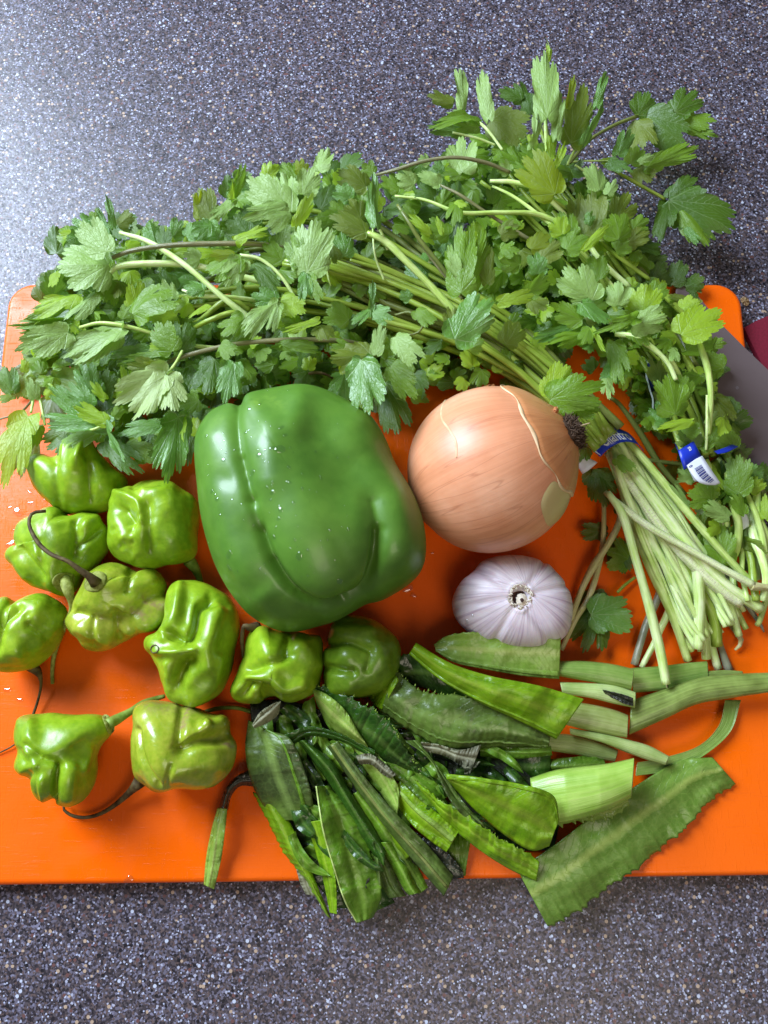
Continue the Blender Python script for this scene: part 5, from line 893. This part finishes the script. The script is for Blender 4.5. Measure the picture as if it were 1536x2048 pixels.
# ------------------------------------------------------------------ cut culantro leaves
GL = 'cut culantro leaf pieces heaped at the front of the board'
def sheet(label, A, B, m, hA, hB, arch=2.0, serr=(0, 0), tooth=5.0, ruff=.6, wilt=.5, seed=0, n=130, mm=22, rib=None, spl=(0, 0), cat='herb leaf', droop=0.0, ncur=0, bend=0.0, fringe=0, crumple=1.1):
    """blade lofted between two traced margins; hA/hB = heights (mm) at points along each margin"""
    r_ = np.random.default_rng(seed+5); a, b = cr(A, n), cr(B, n); sA = np.interp(np.linspace(0, 1, n), np.linspace(0, 1, len(hA)), hA); sB = np.interp(np.linspace(0, 1, n), np.linspace(0, 1, len(hB)), hB)
    mid = (A[0]+A[-1]) if 0 else None; c = (a[n//2]+b[n//2])/2; t = thing('culantro_leaf', label, cat, P(c[0], c[1], 0), GL)
    V, UV, wl = [], [], []; p1, p2, p3 = r_.uniform(0, 6, 3); f1, f2 = r_.uniform(.3, .7), r_.uniform(.2, .8); fold_a = r_.uniform(-1.6, 1.6); fold_b = r_.uniform(-.9, 1.3); phase = r_.uniform(0, 1)
    per = 9+r_.uniform(-1, 2)
    La = np.r_[0, np.cumsum(np.linalg.norm(np.diff(a, axis=0), axis=1))]; Lb = np.r_[0, np.cumsum(np.linalg.norm(np.diff(b, axis=0), axis=1))]
    def spikes(L):
        out = np.zeros(n); x = r_.uniform(4, 14)
        while x < L[-1]:
            hgt = r_.uniform(.45, 1.25); w1 = r_.uniform(7, 13); w2 = r_.uniform(1.5, 4); q = L-x; out = np.maximum(out, hgt*np.where(q < 0, np.clip(1+q/w1, 0, 1)**1.6, np.clip(1-q/w2, 0, 1))); x += r_.uniform(10, 30)
        return out+.35*np.sin(L*.045+p1)+.2*np.sin(L*.13+p2)
    ta, tb = spikes(La), spikes(Lb)
    for i in range(n):
        s = i/(n-1); d = b[i]-a[i]; dn = d/(np.linalg.norm(d)+1e-6)
        aa = a[i]-dn*serr[0]*tooth*ta[i]; bb = b[i]+dn*serr[1]*tooth*tb[i]
        for j in range(mm):
            v = j/(mm-1); x, y = aa*(1-v)+bb*v; edge = (2*v-1)**2
            fo = fold_a*(abs(v-f1-.12*math.sin(s*3+p1))-.25)*2.2-fold_b*max(0, .16-abs(v-f2-.10*math.sin(s*4+p2)))*6
            h = sA[i]*(1-v)+sB[i]*v+arch*.55*(1-edge)+fo+ruff*edge*1.6*noise.noise(Vector((s*9, v*2+p1, seed*1.7)))+ruff*.9*edge*noise.noise(Vector((s*24, v*2, seed*2.7)))
            h += crumple*(1.9*noise.noise(Vector((x*.022, y*.022, seed*3.1)))+.35*noise.noise(Vector((x*.06, y*.06, seed*1.1+9)))+.22*abs(noise.noise(Vector((x*.13, y*.13, seed+2)))))-droop*edge*edge
            V.append(P(x, y, max(.6, h))); UV.append((v, s)); wl.append(min(1, max(0, wilt+.25*math.sin(s*5+p2)+.4*edge*.5)))
    blade = link('blade', mesh('blade', V, gridf(n, mm), UV, {'wilt': wl}), t, M['c_'+m])
    so = blade.modifiers.new('thick', 'SOLIDIFY'); so.thickness = .00045; so.offset = 0
    if rib is not None:
        v, w0, w1, mt = rib; j = v*(mm-1); pts = []
        G = np.array(V).reshape(n, mm, 3); j0 = int(min(mm-2, j)); f = j-j0; L = G[:, j0]*(1-f)+G[:, j0+1]*f; L[:, 2] += .0003
        rad = np.linspace(w0, w1, n)*.5*.22e-3; VV, FF, UU = tube_pts(L[::2], rad[::2], 8, .45, True, .08); link('midrib', mesh('midrib', VV, FF, UU), t, M[mt])
    if fringe:
        VV, FF = [], []
        for k in range(fringe):
            i = int(r_.integers(n)); side = 0 if serr[0] >= serr[1] else mm-1; p0 = Vector(V[i*mm+side]); out = (Vector(V[i*mm+side])-Vector(V[i*mm+(mm//2)])).normalized()
            tip = p0+out*r_.uniform(.0006, .0014)+Vector((0, 0, r_.uniform(-.0003, .0012))); q = Vector(b[i][0:1].tolist()+[0, 0]) if 0 else Vector((-out.y, out.x, 0)).normalized()*.0004; o = len(VV); VV += [p0-q, p0+q, tip]; FF.append((o, o+1, o+2))
        link('spines', mesh('spines', VV, FF), t, M['c_pale'])
    return t
def stalkpiece(label, A, B, m, h, thick, cap='cut', n=60, seg=16, cat='herb stem', seed=0, channel=False):
    """thick cut leaf stalk: closed, flattened tube between two traced sides, with a cut face at the far end"""
    a, b = cr(A, n), cr(B, n); hh = np.interp(np.linspace(0, 1, n), np.linspace(0, 1, len(h)), h); th = np.interp(np.linspace(0, 1, n), np.linspace(0, 1, len(thick)), thick)
    c = (a[n//2]+b[n//2])/2; t = thing('culantro_stalk', label, cat, P(c[0], c[1], 0), GL); V, UV = [], []
    for i in range(n):
        for k in range(seg):
            an = 2*math.pi*k/seg; cx_, sn = math.cos(an), math.sin(an); v = .5-.5*cx_*abs(cx_)**(-.15 if abs(cx_) > 1e-3 else 0); x, y = a[i]*(1-v)+b[i]*v
            z = hh[i]+th[i]*.5*sn*(.55 if sn < 0 else 1)+.18*math.cos(k*2.5+i*.02)
            if channel and sn > 0: z -= th[i]*.55*sn
            V.append(P(x, y, max(.4, z))); UV.append((.5*(1-cx_), i/(n-1)))
    o = link('stalk', mesh('stalk', V, gridf(n, seg, True)+[tuple(range(seg))[::-1]], UV, {'wilt': [.35]*len(V)}), t, M['c_'+m])
    ring = np.array(V[-seg:]); cen = ring.mean(0); ax_ = ring.mean(0)-np.array(V[-2*seg:-seg]).mean(0); ax_ /= np.linalg.norm(ax_)+1e-9
    VV = [tuple(p) for p in ring]+[tuple(cen+(p-cen)*.7+ax_*.0003) for p in ring]+[tuple(cen+(p-cen)*.35+ax_*.0001) for p in ring]; FF = gridf(3, seg, True)+[tuple(range(2*seg, 3*seg))]
    link('cut_end', mesh('cut_end', VV, FF), t, M[cap]); return t
H = lambda *a: list(a)
# under layers, dark and wilted, with black filler sheets
sheet('blackened wilted leaf at the heap\'s upper left, under the spiny-edged leaf', [(500, 1405), (560, 1400), (640, 1420), (700, 1470)], [(505, 1470), (560, 1480), (640, 1500), (700, 1530)], 'black', H(8, 8, 8), H(6, 6, 6), 3, seed=1, ruff=1.2)
sheet('black filler leaf in the middle of the heap below the dull brown-mottled leaf', [(760, 1440), (840, 1470), (930, 1500), (1010, 1500)], [(800, 1540), (860, 1560), (930, 1570), (1010, 1570)], 'black', H(6, 6, 6), H(5, 5, 5), 2, seed=2, ruff=1.2)
sheet('dark shaded leaf strip between the mottled leaf and the folded lime leaf', [(900, 1495), (960, 1490), (1030, 1490), (1102, 1492)], [(930, 1560), (980, 1570), (1040, 1580), (1100, 1565)], 'dark', H(8, 10, 10), H(6, 6, 6), 2, seed=3)
sheet('dark leaf base under the pale thick stalk butt, right of the folded lime leaf', [(1050, 1530), (1100, 1560), (1130, 1600)], [(1040, 1640), (1080, 1690), (1105, 1710)], 'dark', H(3, 3), H(3, 3), 1, seed=4)
sheet('dark green leaf strip behind the left fan, right of the rolled green leaf', [(640, 1470), (700, 1520), (760, 1590), (800, 1650)], [(600, 1500), (660, 1590), (720, 1680), (760, 1730)], 'black', H(5, 5, 5), H(4, 4, 4), 2, seed=5, ruff=1)
sheet('dark wet leaf along the lower middle edge with black shiny tip', [(790, 1640), (840, 1670), (890, 1700), (925, 1740)], [(770, 1660), (820, 1720), (880, 1755), (928, 1756)], 'black', H(10, 9, 7), H(8, 6, 5), 2, seed=6, ruff=1.3)
sheet('small bright green cut leaf end above the board edge, under the black tip', [(880, 1670), (915, 1668), (943, 1662)], [(905, 1740), (920, 1748), (930, 1752)], 'mid', H(5, 5), H(3, 3), 1, seed=7)
sheet('dark curved leaf behind the long lime folded leaf, below the shaded pepper', [(730, 1385), (770, 1330), (840, 1305), (910, 1345), (970, 1395)], [(790, 1400), (820, 1375), (860, 1380), (920, 1410), (965, 1420)], 'dark', H(8, 16, 20, 18, 14), H(8, 10, 12, 12, 10), 3, serr=(1, 0), seed=8, rib=None)
sheet('brown dried leaf sliver poking past the board at the lower left of the heap', [(572, 1690), (590, 1730), (600, 1765), (612, 1788)], [(592, 1690), (622, 1740), (628, 1770), (630, 1792)], 'dry', H(5, 4, 2), H(6, 5, 3), 1, seed=9, ruff=1, wilt=.9)
sheet('dark leaf hidden under the left fan, ending over the countertop', [(690, 1660), (740, 1720), (770, 1770), (790, 1805)], [(660, 1700), (700, 1790), (720, 1815), (735, 1830)], 'dark', H(6, 4, 2), H(6, 4, 2), 1.5, seed=10)
sheet('brownish narrow leaf strip next to the green rolled stub at the bottom edge', [(738, 1690), (752, 1730), (764, 1770), (778, 1796)], [(762, 1690), (785, 1730), (800, 1770), (812, 1792)], 'dull', H(9, 7, 5), H(9, 7, 5), 2, seed=11, wilt=.9)
sheet('green rolled stub pointing down to the bottom edge of the board', [(757, 1685), (785, 1735), (806, 1775), (818, 1790)], [(785, 1684), (812, 1725), (830, 1765), (842, 1785)], 'mid', H(10, 8, 6), H(10, 8, 6), 6, seed=12, wilt=.1)
sheet('pale dried stub with torn lips beside the green rolled stub', [(733, 1685), (745, 1705), (752, 1740), (757, 1790)], [(756, 1684), (760, 1705), (762, 1740), (765, 1770)], 'dull', H(12, 11, 8), H(12, 11, 8), 2, seed=13)
sheet('dark wilted leaf deep in the left fan behind the broad front leaf', [(535, 1600), (575, 1680), (620, 1750), (672, 1815)], [(650, 1560), (690, 1650), (715, 1740), (735, 1820)], 'dark', H(3, 3, 3, 2), H(4, 4, 4, 3), 1, seed=50, wilt=.8)
sheet('black leaf tangle under the rolled green leaf near the heap\'s left shoulder', [(600, 1480), (640, 1560), (690, 1640), (740, 1700)], [(660, 1480), (740, 1560), (800, 1640), (830, 1690)], 'black', H(3, 3, 3), H(3, 3, 3), 1, seed=51)  # black sheet added low down to cover bare board between the leaves
sheet('dark filler sheet under the broad folded lime leaf, next to the board gap', [(880, 1540), (960, 1545), (1050, 1550), (1110, 1560)], [(930, 1640), (990, 1680), (1040, 1700), (1095, 1700)], 'dark', H(4, 4, 4), H(3, 3, 3), 1, seed=52)  # dark sheet added beneath to close the gap over the board
sheet('narrow dark green leaf sliver right of the broad front leaf', [(700, 1590), (755, 1670), (795, 1730), (838, 1788)], [(722, 1580), (785, 1655), (825, 1715), (856, 1775)], 'mid', H(11, 11, 9, 5), H(12, 12, 9, 5), 2, seed=53, wilt=.6)
sheet('olive leaf strip folded beside the long mottled brown-ribbed leaf', [(668, 1500), (720, 1590), (770, 1665), (810, 1720)], [(690, 1495), (742, 1580), (795, 1650), (835, 1700)], 'lime', H(12, 13, 12, 9), H(14, 14, 13, 9), 2, seed=54, wilt=.8)
sheet('dull green leaf lying between the spiny leaf and the crumpled dry scrap', [(740, 1440), (800, 1490), (850, 1540), (900, 1590)], [(760, 1500), (800, 1530), (840, 1575), (870, 1610)], 'mid', H(15, 16, 16, 12), H(12, 12, 12, 10), 2, serr=(.8, 0), seed=55, wilt=.65)
# left fan
sheet('large dull leaf face with dark blotches at the left end of the heap', [(497, 1440), (491, 1500), (502, 1560), (528, 1612), (560, 1640)], [(538, 1462), (582, 1480), (612, 1550), (626, 1605), (624, 1640)], 'dull', H(10, 14, 14, 10, 8), H(18, 22, 22, 18, 12), 4, seed=14, wilt=.75, rib=(.80, 4, 9, 'c_mid'), ruff=.8)
sheet('yellow-green leaf margin running down from the dull blotched leaf to the counter', [(508, 1585), (540, 1650), (575, 1712), (615, 1765), (655, 1832)], [(560, 1610), (595, 1675), (622, 1740), (642, 1790), (663, 1838)], 'lime', H(8, 8, 7, 5, 2), H(10, 10, 9, 7, 3), 2, serr=(1, 0), seed=15, wilt=.35, tooth=4)
sheet('bright green narrow folded leaf between two larger ones in the left fan', [(613, 1645), (632, 1705), (648, 1765), (660, 1825)], [(642, 1640), (660, 1700), (672, 1765), (674, 1828)], 'lime', H(12, 11, 9, 5), H(16, 15, 12, 7), 3, seed=16, wilt=.1)
sheet('broad folded green leaf with pale edge, frontmost over the counter', [(632, 1572), (645, 1660), (668, 1740), (688, 1800), (714, 1846)], [(655, 1572), (705, 1625), (738, 1700), (762, 1785), (745, 1835)], 'mid', H(20, 22, 20, 15, 8), H(14, 12, 12, 10, 5), 4, seed=17, wilt=.35, rib=(.02, 3, 3, 's_mid'), serr=(0, .5))
sheet('deep green rolled leaf beneath the spiny leaf, slanting down right', [(596, 1482), (640, 1540), (680, 1600), (725, 1680), (760, 1725)], [(614, 1480), (670, 1530), (705, 1590), (750, 1660), (775, 1700)], 'dark', H(14, 15, 14, 12, 9), H(14, 15, 14, 12, 9), 9, seed=18, wilt=.1)
sheet('small glossy dark leaf with a bright wet fold at the top of the left fan', [(568, 1470), (620, 1452), (680, 1468), (750, 1500)], [(582, 1492), (620, 1472), (685, 1484), (750, 1520)], 'dark', H(20, 20, 21, 20), H(17, 17, 17, 17), 2, seed=19, wilt=.1)
sheet('curled pale dry leaf scrap at the top left corner of the heap', [(505, 1450), (520, 1425), (545, 1408), (562, 1402)], [(508, 1456), (535, 1445), (556, 1428), (560, 1408)], 'dry', H(22, 24, 25), H(20, 21, 22), 2, seed=20, ruff=.9, wilt=.2)
sheet('long mottled leaf with a brown rib down the middle of the heap', [(655, 1492), (705, 1565), (760, 1640), (830, 1725), (888, 1792)], [(676, 1482), (730, 1555), (790, 1625), (855, 1690), (907, 1752)], 'dull', H(16, 17, 16, 13, 8), H(20, 20, 19, 15, 8), 4, seed=21, wilt=.8, rib=(.4, 7, 6, 's_dull'))
sheet('silvery green leaf with a finely toothed edge in the middle of the heap', [(690, 1480), (745, 1560), (785, 1625), (792, 1650)], [(700, 1470), (760, 1515), (795, 1570), (798, 1600)], 'pale', H(13, 13, 12), H(17, 18, 16), 3, serr=(0, .6), seed=22, wilt=.4)
sheet('short bright green leaf base with a square cut end in the heap\'s middle', [(800, 1560), (840, 1600), (880, 1630), (917, 1664)], [(785, 1600), (825, 1650), (862, 1682), (893, 1704)], 'lime', H(15, 17, 17, 15), H(12, 14, 14, 12), 4, seed=70, wilt=.15, rib=(.4, 8, 12, 'c_pale'))
sheet('broken yellow-green leaf with torn holes above the short square stalk', [(745, 1510), (800, 1560), (840, 1600), (880, 1640)], [(770, 1490), (830, 1530), (880, 1580), (910, 1640)], 'mid', H(16, 17, 16), H(13, 13, 12), 2, seed=23, wilt=.6, ruff=1.1)
sheet('brown shrivelled leaf scrap below the spiny-edged leaf', [(712, 1512), (740, 1508), (770, 1528), (792, 1550)], [(720, 1528), (745, 1530), (765, 1548), (780, 1556)], 'dry', H(21, 22, 22), H(19, 19, 19), 2, seed=24, ruff=2.4, wilt=1)
sheet('dark green leaf with a spiny upper edge, glossy and half folded', [(622, 1372), (680, 1385), (740, 1420), (790, 1460), (835, 1545)], [(640, 1410), (665, 1462), (720, 1500), (780, 1532), (828, 1542)], 'dark', H(22, 26, 26, 24, 16), H(16, 16, 16, 15, 12), 4, serr=(1, 0), tooth=7, seed=25, wilt=.35, rib=(.97, 7, 7, 'c_mid'), fringe=45)
sheet('pale inner half of the spiny-edged leaf, turned up at the left', [(624, 1376), (655, 1390), (690, 1420), (720, 1470)], [(636, 1412), (662, 1455), (700, 1482), (740, 1500)], 'pale', H(25.5, 28, 28, 24), H(17, 18, 18, 17.5), 4.5, seed=26, wilt=.55)
# right half
sheet('dark brownish torn leaf strip crossing above the long toothed lime leaf', [(810, 1482), (860, 1520), (900, 1600), (970, 1680)], [(835, 1480), (880, 1540), (940, 1620), (1000, 1680)], 'dull', H(22, 24, 23, 16), H(20, 22, 22, 16), 2, seed=27, wilt=.8, ruff=1)
sheet('long yellow-green leaf strip with white-tipped teeth crossing the board gap', [(830, 1560), (900, 1615), (960, 1650), (1020, 1690), (1079, 1722)], [(845, 1585), (900, 1650), (960, 1700), (1020, 1738), (1073, 1762)], 'lime', H(20, 22, 21, 18, 14), H(16, 16, 14, 12, 9), 2, serr=(1, 0), tooth=6, seed=28, wilt=.4, fringe=25)
sheet('broad folded lime leaf with thick pale spine, right of the heap\'s middle', [(893, 1552), (960, 1556), (1040, 1568), (1105, 1590), (1118, 1640)], [(900, 1566), (950, 1620), (1010, 1670), (1062, 1700), (1098, 1692)], 'lime', H(26, 29, 30, 28, 22), H(20, 19, 18, 16, 14), 6, seed=29, wilt=.3, rib=(.06, 11, 3, 'c_lime'))
sheet('dull mottled broad leaf with short spines, below the long lime folded leaf', [(790, 1342), (850, 1385), (930, 1395), (1020, 1430), (1100, 1470)], [(762, 1420), (820, 1460), (900, 1498), (1000, 1492), (1098, 1496)], 'dull', H(22, 25, 25, 23, 18), H(17, 18, 18, 17, 14), 4, serr=(1, .5), tooth=5, seed=30, wilt=.7, rib=(.84, 4, 7, 'c_dull'), fringe=30)
sheet('bright rolled lime leaf end at the left tip of the dull mottled leaf', [(773, 1342), (788, 1346), (797, 1360)], [(735, 1392), (750, 1410), (764, 1420)], 'lime', H(16, 22, 24), H(12, 15, 18), 3, seed=31, wilt=0)
sheet('crumpled silvery dry leaf scrap under the dull mottled leaf', [(842, 1484), (880, 1490), (920, 1500), (962, 1490)], [(845, 1502), (885, 1510), (920, 1530), (940, 1548)], 'dry', H(20, 21, 22), H(17, 18, 19), 2, seed=32, ruff=2.6, wilt=.7)
sheet('tiny dry triangular leaf tip hanging below the mottled leaf', [(925, 1520), (945, 1525), (961, 1523)], [(930, 1548), (937, 1548), (942, 1545)], 'dry', H(21, 21), H(17, 18), .5, seed=33, ruff=.6, wilt=.3)
sheet('dark green underside strip just below the mottled leaf\'s right half', [(960, 1488), (1010, 1492), (1060, 1494), (1102, 1492)], [(960, 1512), (1010, 1518), (1060, 1515), (1104, 1510)], 'mid', H(14, 14, 14), H(11, 11, 11), 2, seed=34, wilt=.6)
sheet('flat pale green leaf piece with scalloped top edge, against the garlic', [(868, 1288), (900, 1270), (960, 1265), (1040, 1258), (1122, 1254)], [(872, 1302), (910, 1325), (980, 1340), (1050, 1352), (1118, 1358)], 'pale', H(14, 22, 24, 24, 22), H(14, 17, 18, 18, 16), 2, serr=(.8, 0), tooth=3, seed=35, wilt=.25, rib=(.90, 4, 12, 'c_pale'), ruff=.7)
sheet('long folded lime leaf wedge with its spine on the lower side, topmost in the heap', [(832, 1286), (900, 1326), (980, 1352), (1080, 1372), (1168, 1398)], [(820, 1306), (880, 1358), (960, 1405), (1040, 1442), (1112, 1478)], 'lime', H(28, 32, 33, 32, 26), H(24, 26, 26, 25, 20), 5, seed=36, wilt=.25, rib=(.90, 10, 5, 'c_lime'))
# stalks on the right
stalkpiece('flat light green stalk piece lying right of the rolled stalk, under the cilantro ends', [(1262, 1336), (1320, 1332), (1370, 1326), (1414, 1322)], [(1266, 1386), (1320, 1382), (1370, 1376), (1417, 1364)], 'st_g', H(6, 6, 6), H(4, 4, 4), 'cut')
stalkpiece('long stalk curving from the heap to the photo\'s right edge, brownish then pale green', [(1262, 1400), (1330, 1378), (1400, 1355), (1460, 1348), (1537, 1345)], [(1258, 1470), (1330, 1438), (1390, 1410), (1450, 1398), (1537, 1385)], 'st_d', H(8, 10, 11, 11), H(8, 8, 7, 6), 'cut')
stalkpiece('broken green stalk strip behind the long curving stalk', [(1415, 1342), (1450, 1340), (1484, 1342)], [(1415, 1360), (1450, 1356), (1486, 1352)], 'st_d', H(6, 6), H(3, 3), 'cut')
stalkpiece('green rolled stalk with wet leaf remains, its cut end toward the right', [(1110, 1322), (1170, 1322), (1225, 1328), (1268, 1338)], [(1115, 1352), (1170, 1362), (1225, 1372), (1262, 1380)], 'st_g', H(13, 14, 14), H(7, 8, 8), 'cut')
stalkpiece('shiny wet stalk with black rot at its torn right end', [(1120, 1364), (1180, 1366), (1230, 1370), (1271, 1384)], [(1125, 1388), (1180, 1396), (1230, 1408), (1270, 1416)], 'st_p', H(14, 15, 14), H(5, 6, 6), 'scar')
sheet('black wet leaf remnant on the shiny rotten-ended stalk', [(1205, 1380), (1225, 1384), (1250, 1390), (1266, 1396)], [(1212, 1390), (1230, 1398), (1250, 1408), (1266, 1412)], 'black', H(18.5, 18.5, 18), H(17, 17, 17), .5, seed=40, ruff=.5)
stalkpiece('thick beige stalk with a browned cut end in the stalk pile', [(1135, 1402), (1180, 1408), (1225, 1418), (1256, 1430)], [(1125, 1448), (1170, 1460), (1215, 1470), (1254, 1476)], 'st_t', H(12, 12, 11), H(9, 10, 10), 'cutbrown')
stalkpiece('tan stalk piece angled down right beneath the thick beige stalk', [(1090, 1466), (1150, 1470), (1200, 1484), (1236, 1500)], [(1085, 1500), (1140, 1508), (1190, 1518), (1229, 1524)], 'st_t', H(8, 7, 6), H(6, 6, 6), 'cut')
stalkpiece('slender split stalk pointing right over the orange board', [(1140, 1456), (1200, 1466), (1260, 1480), (1300, 1492), (1338, 1512)], [(1140, 1468), (1200, 1484), (1250, 1504), (1295, 1520), (1330, 1530)], 'st_p', H(12, 13, 11, 9), H(4, 5, 5, 5), 'cut')
stalkpiece('curved grooved stalk arching round from the long stalk to the big toothed leaf', [(1450, 1400), (1438, 1450), (1400, 1490), (1340, 1512), (1275, 1525)], [(1482, 1400), (1462, 1462), (1410, 1510), (1350, 1540), (1272, 1552)], 'st_g', H(4, 4, 5, 6), H(6, 6, 6, 6), 'cut', channel=True)
sheet('olive leaf pieces peeking out above the pale thick stalk butt', [(1090, 1520), (1130, 1516), (1180, 1512), (1208, 1520)], [(1090, 1545), (1130, 1548), (1180, 1545), (1215, 1540)], 'mid', H(8, 9, 8), H(6, 6, 6), 2, seed=41, wilt=.7)
sheet('large flat leaf with toothed edge and pale midrib, hanging over the counter at lower right', [(1035, 1740), (1120, 1682), (1200, 1620), (1290, 1560), (1360, 1522), (1425, 1515)], [(1097, 1856), (1180, 1800), (1270, 1735), (1350, 1672), (1410, 1610), (1470, 1566)], 'big', H(7, 9, 10, 8, 6, 5), H(3, 3, 3, 3, 3, 3), 3, serr=(0, 1), tooth=7, seed=42, wilt=.1, ruff=1.1, crumple=.7, n=140, mm=30)
stalkpiece('pale green thick stalk butt with a toothed lower edge and a cut face', [(1060, 1556), (1110, 1540), (1160, 1533), (1215, 1527), (1268, 1516)], [(1070, 1640), (1120, 1646), (1160, 1638), (1210, 1622), (1262, 1596)], 'butt', H(12, 16, 18, 18), H(7, 11, 13, 13), 'cut')
sheet('pale ragged toothed frill under the thick stalk butt', [(1090, 1625), (1150, 1622), (1210, 1610), (1255, 1590)], [(1100, 1648), (1150, 1645), (1205, 1635), (1258, 1612)], 'pale', H(13, 15, 16), H(9, 10, 12), .5, serr=(0, 1), tooth=8, seed=43, wilt=0)
# hanging strip at the left
sheet('blackened twisted leaf base from which a narrow rolled leaf hangs, left of the heap', [(502, 1538), (470, 1555), (450, 1580), (438, 1618)], [(505, 1572), (480, 1572), (462, 1592), (455, 1620)], 'black', H(8, 10, 9, 7), H(6, 7, 6, 5), 2.5, seed=44, ruff=1.2)
sheet('narrow rolled green leaf with a silvery inner face hanging over the board edge', [(437, 1616), (424, 1660), (413, 1715), (409, 1770)], [(454, 1618), (449, 1670), (441, 1725), (428, 1778)], 'pale', H(6, 6, 5, 3), H(8, 8, 7, 4), 3, seed=45, wilt=.3, rib=(.1, 7, 6, 's_green'))

# ------------------------------------------------------------------ water on the board
V, F = [], []
for x, y, r in [(36, 1024, 9), (62, 1006, 5), (24, 1088, 9), (18, 1118, 5), (92, 1000, 4), (120, 1012, 5), (258, 1759, 8), (15, 1380, 6), (40, 1400, 5), (815, 1176, 9), (826, 1190, 5), (800, 1160, 4), (60, 985, 4), (30, 1060, 3), (12, 1340, 5), (220, 1640, 3), (700, 1300, 3), (865, 1105, 3), (1200, 1340, 4), (20, 1015, 3), (75, 1050, 3)]:
    k = len(V); ph = rng.uniform(0, 6)
    for i in range(5):
        t = i/5*math.pi/2
        for j in range(14):
            a = j/14*2*math.pi; rr = r*math.cos(t)*(1+.22*math.sin(a*2+ph)+.12*math.sin(a*3+2*ph)); V.append(tuple(P(x+rr*math.cos(a)*1.3, y+rr*math.sin(a), math.sin(t)*.22*r*.35)))
    V.append(tuple(P(x, y, .22*r*.36))); F += [tuple(k+q for q in f) for f in gridf(5, 14, True)]+[(k+56+j, k+56+(j+1) % 14, k+70) for j in range(14)]
tag(link('water_drops', mesh('water_drops', V, F), None, M['water']), 'clear water drops scattered on the bare orange board at the left', 'water drops', kind='stuff')

def scraps(name, label, n, m, hr, seed):
    r_ = np.random.default_rng(seed); poly = [(510, 1445), (560, 1405), (640, 1395), (760, 1410), (1095, 1500), (1100, 1650), (1060, 1690), (930, 1690), (850, 1745), (740, 1800), (665, 1790), (570, 1650)]; pa, lo, hi = from_poly(poly); V, F, UV, wl = [], [], [], []; k = 0
    while k < n:
        x, y = r_.uniform(lo, hi); a = R(66-44*min(1, max(0, (x-560)/440))+r_.normal()*13); L = r_.uniform(55, 150); W_ = r_.uniform(10, 36); d = np.array([math.cos(a), math.sin(a)]); p0 = np.array([x, y])-d*L/2; p1 = p0+d*L
        if not (inside(*p0, poly) and inside(*p1, poly)): continue
        h0 = r_.uniform(*hr); o = len(V); kk = r_.uniform(0, 50); c_ = r_.normal()*.12; nn_ = np.array([-d[1], d[0]])
        for i in range(20):
            for j in range(7):
                u = i/19; v = j/6-.5; q = p0+d*L*u+nn_*(W_*v*(math.sin(math.pi*min(1, .18+u*.9))**.4)+c_*L*math.sin(math.pi*u)); cn = noise.noise(Vector((q[0]*.05, q[1]*.05, kk)))+.2*noise.noise(Vector((q[0]*.12, q[1]*.15, kk)))
                V.append(P(q[0]+4*cn, q[1]+3*cn, max(1, h0+2.6*cn+3*(.25-v*v)))); UV.append((j/6, u)); wl.append(r_.uniform(.3, .8))
        F += [tuple(q+o for q in f) for f in gridf(20, 7)]; k += 1
    tag(link(name, mesh(name, V, F, UV, {'wilt': wl}), None, M[m]), label, 'leaf scraps', kind='stuff')
scraps('dark_leaf_scraps', 'dark wilted shreds filling the gaps of the cut culantro heap', 60, 'c_dark', (5, 17), 61)
scraps('green_leaf_scraps', 'mid green torn shreds scattered through the cut culantro heap', 34, 'c_mid', (7, 16.5), 62)

scraps('rotten_leaf_scraps', 'black slimy shreds lodged between the cut culantro leaves', 12, 'c_black', (5, 13), 63)
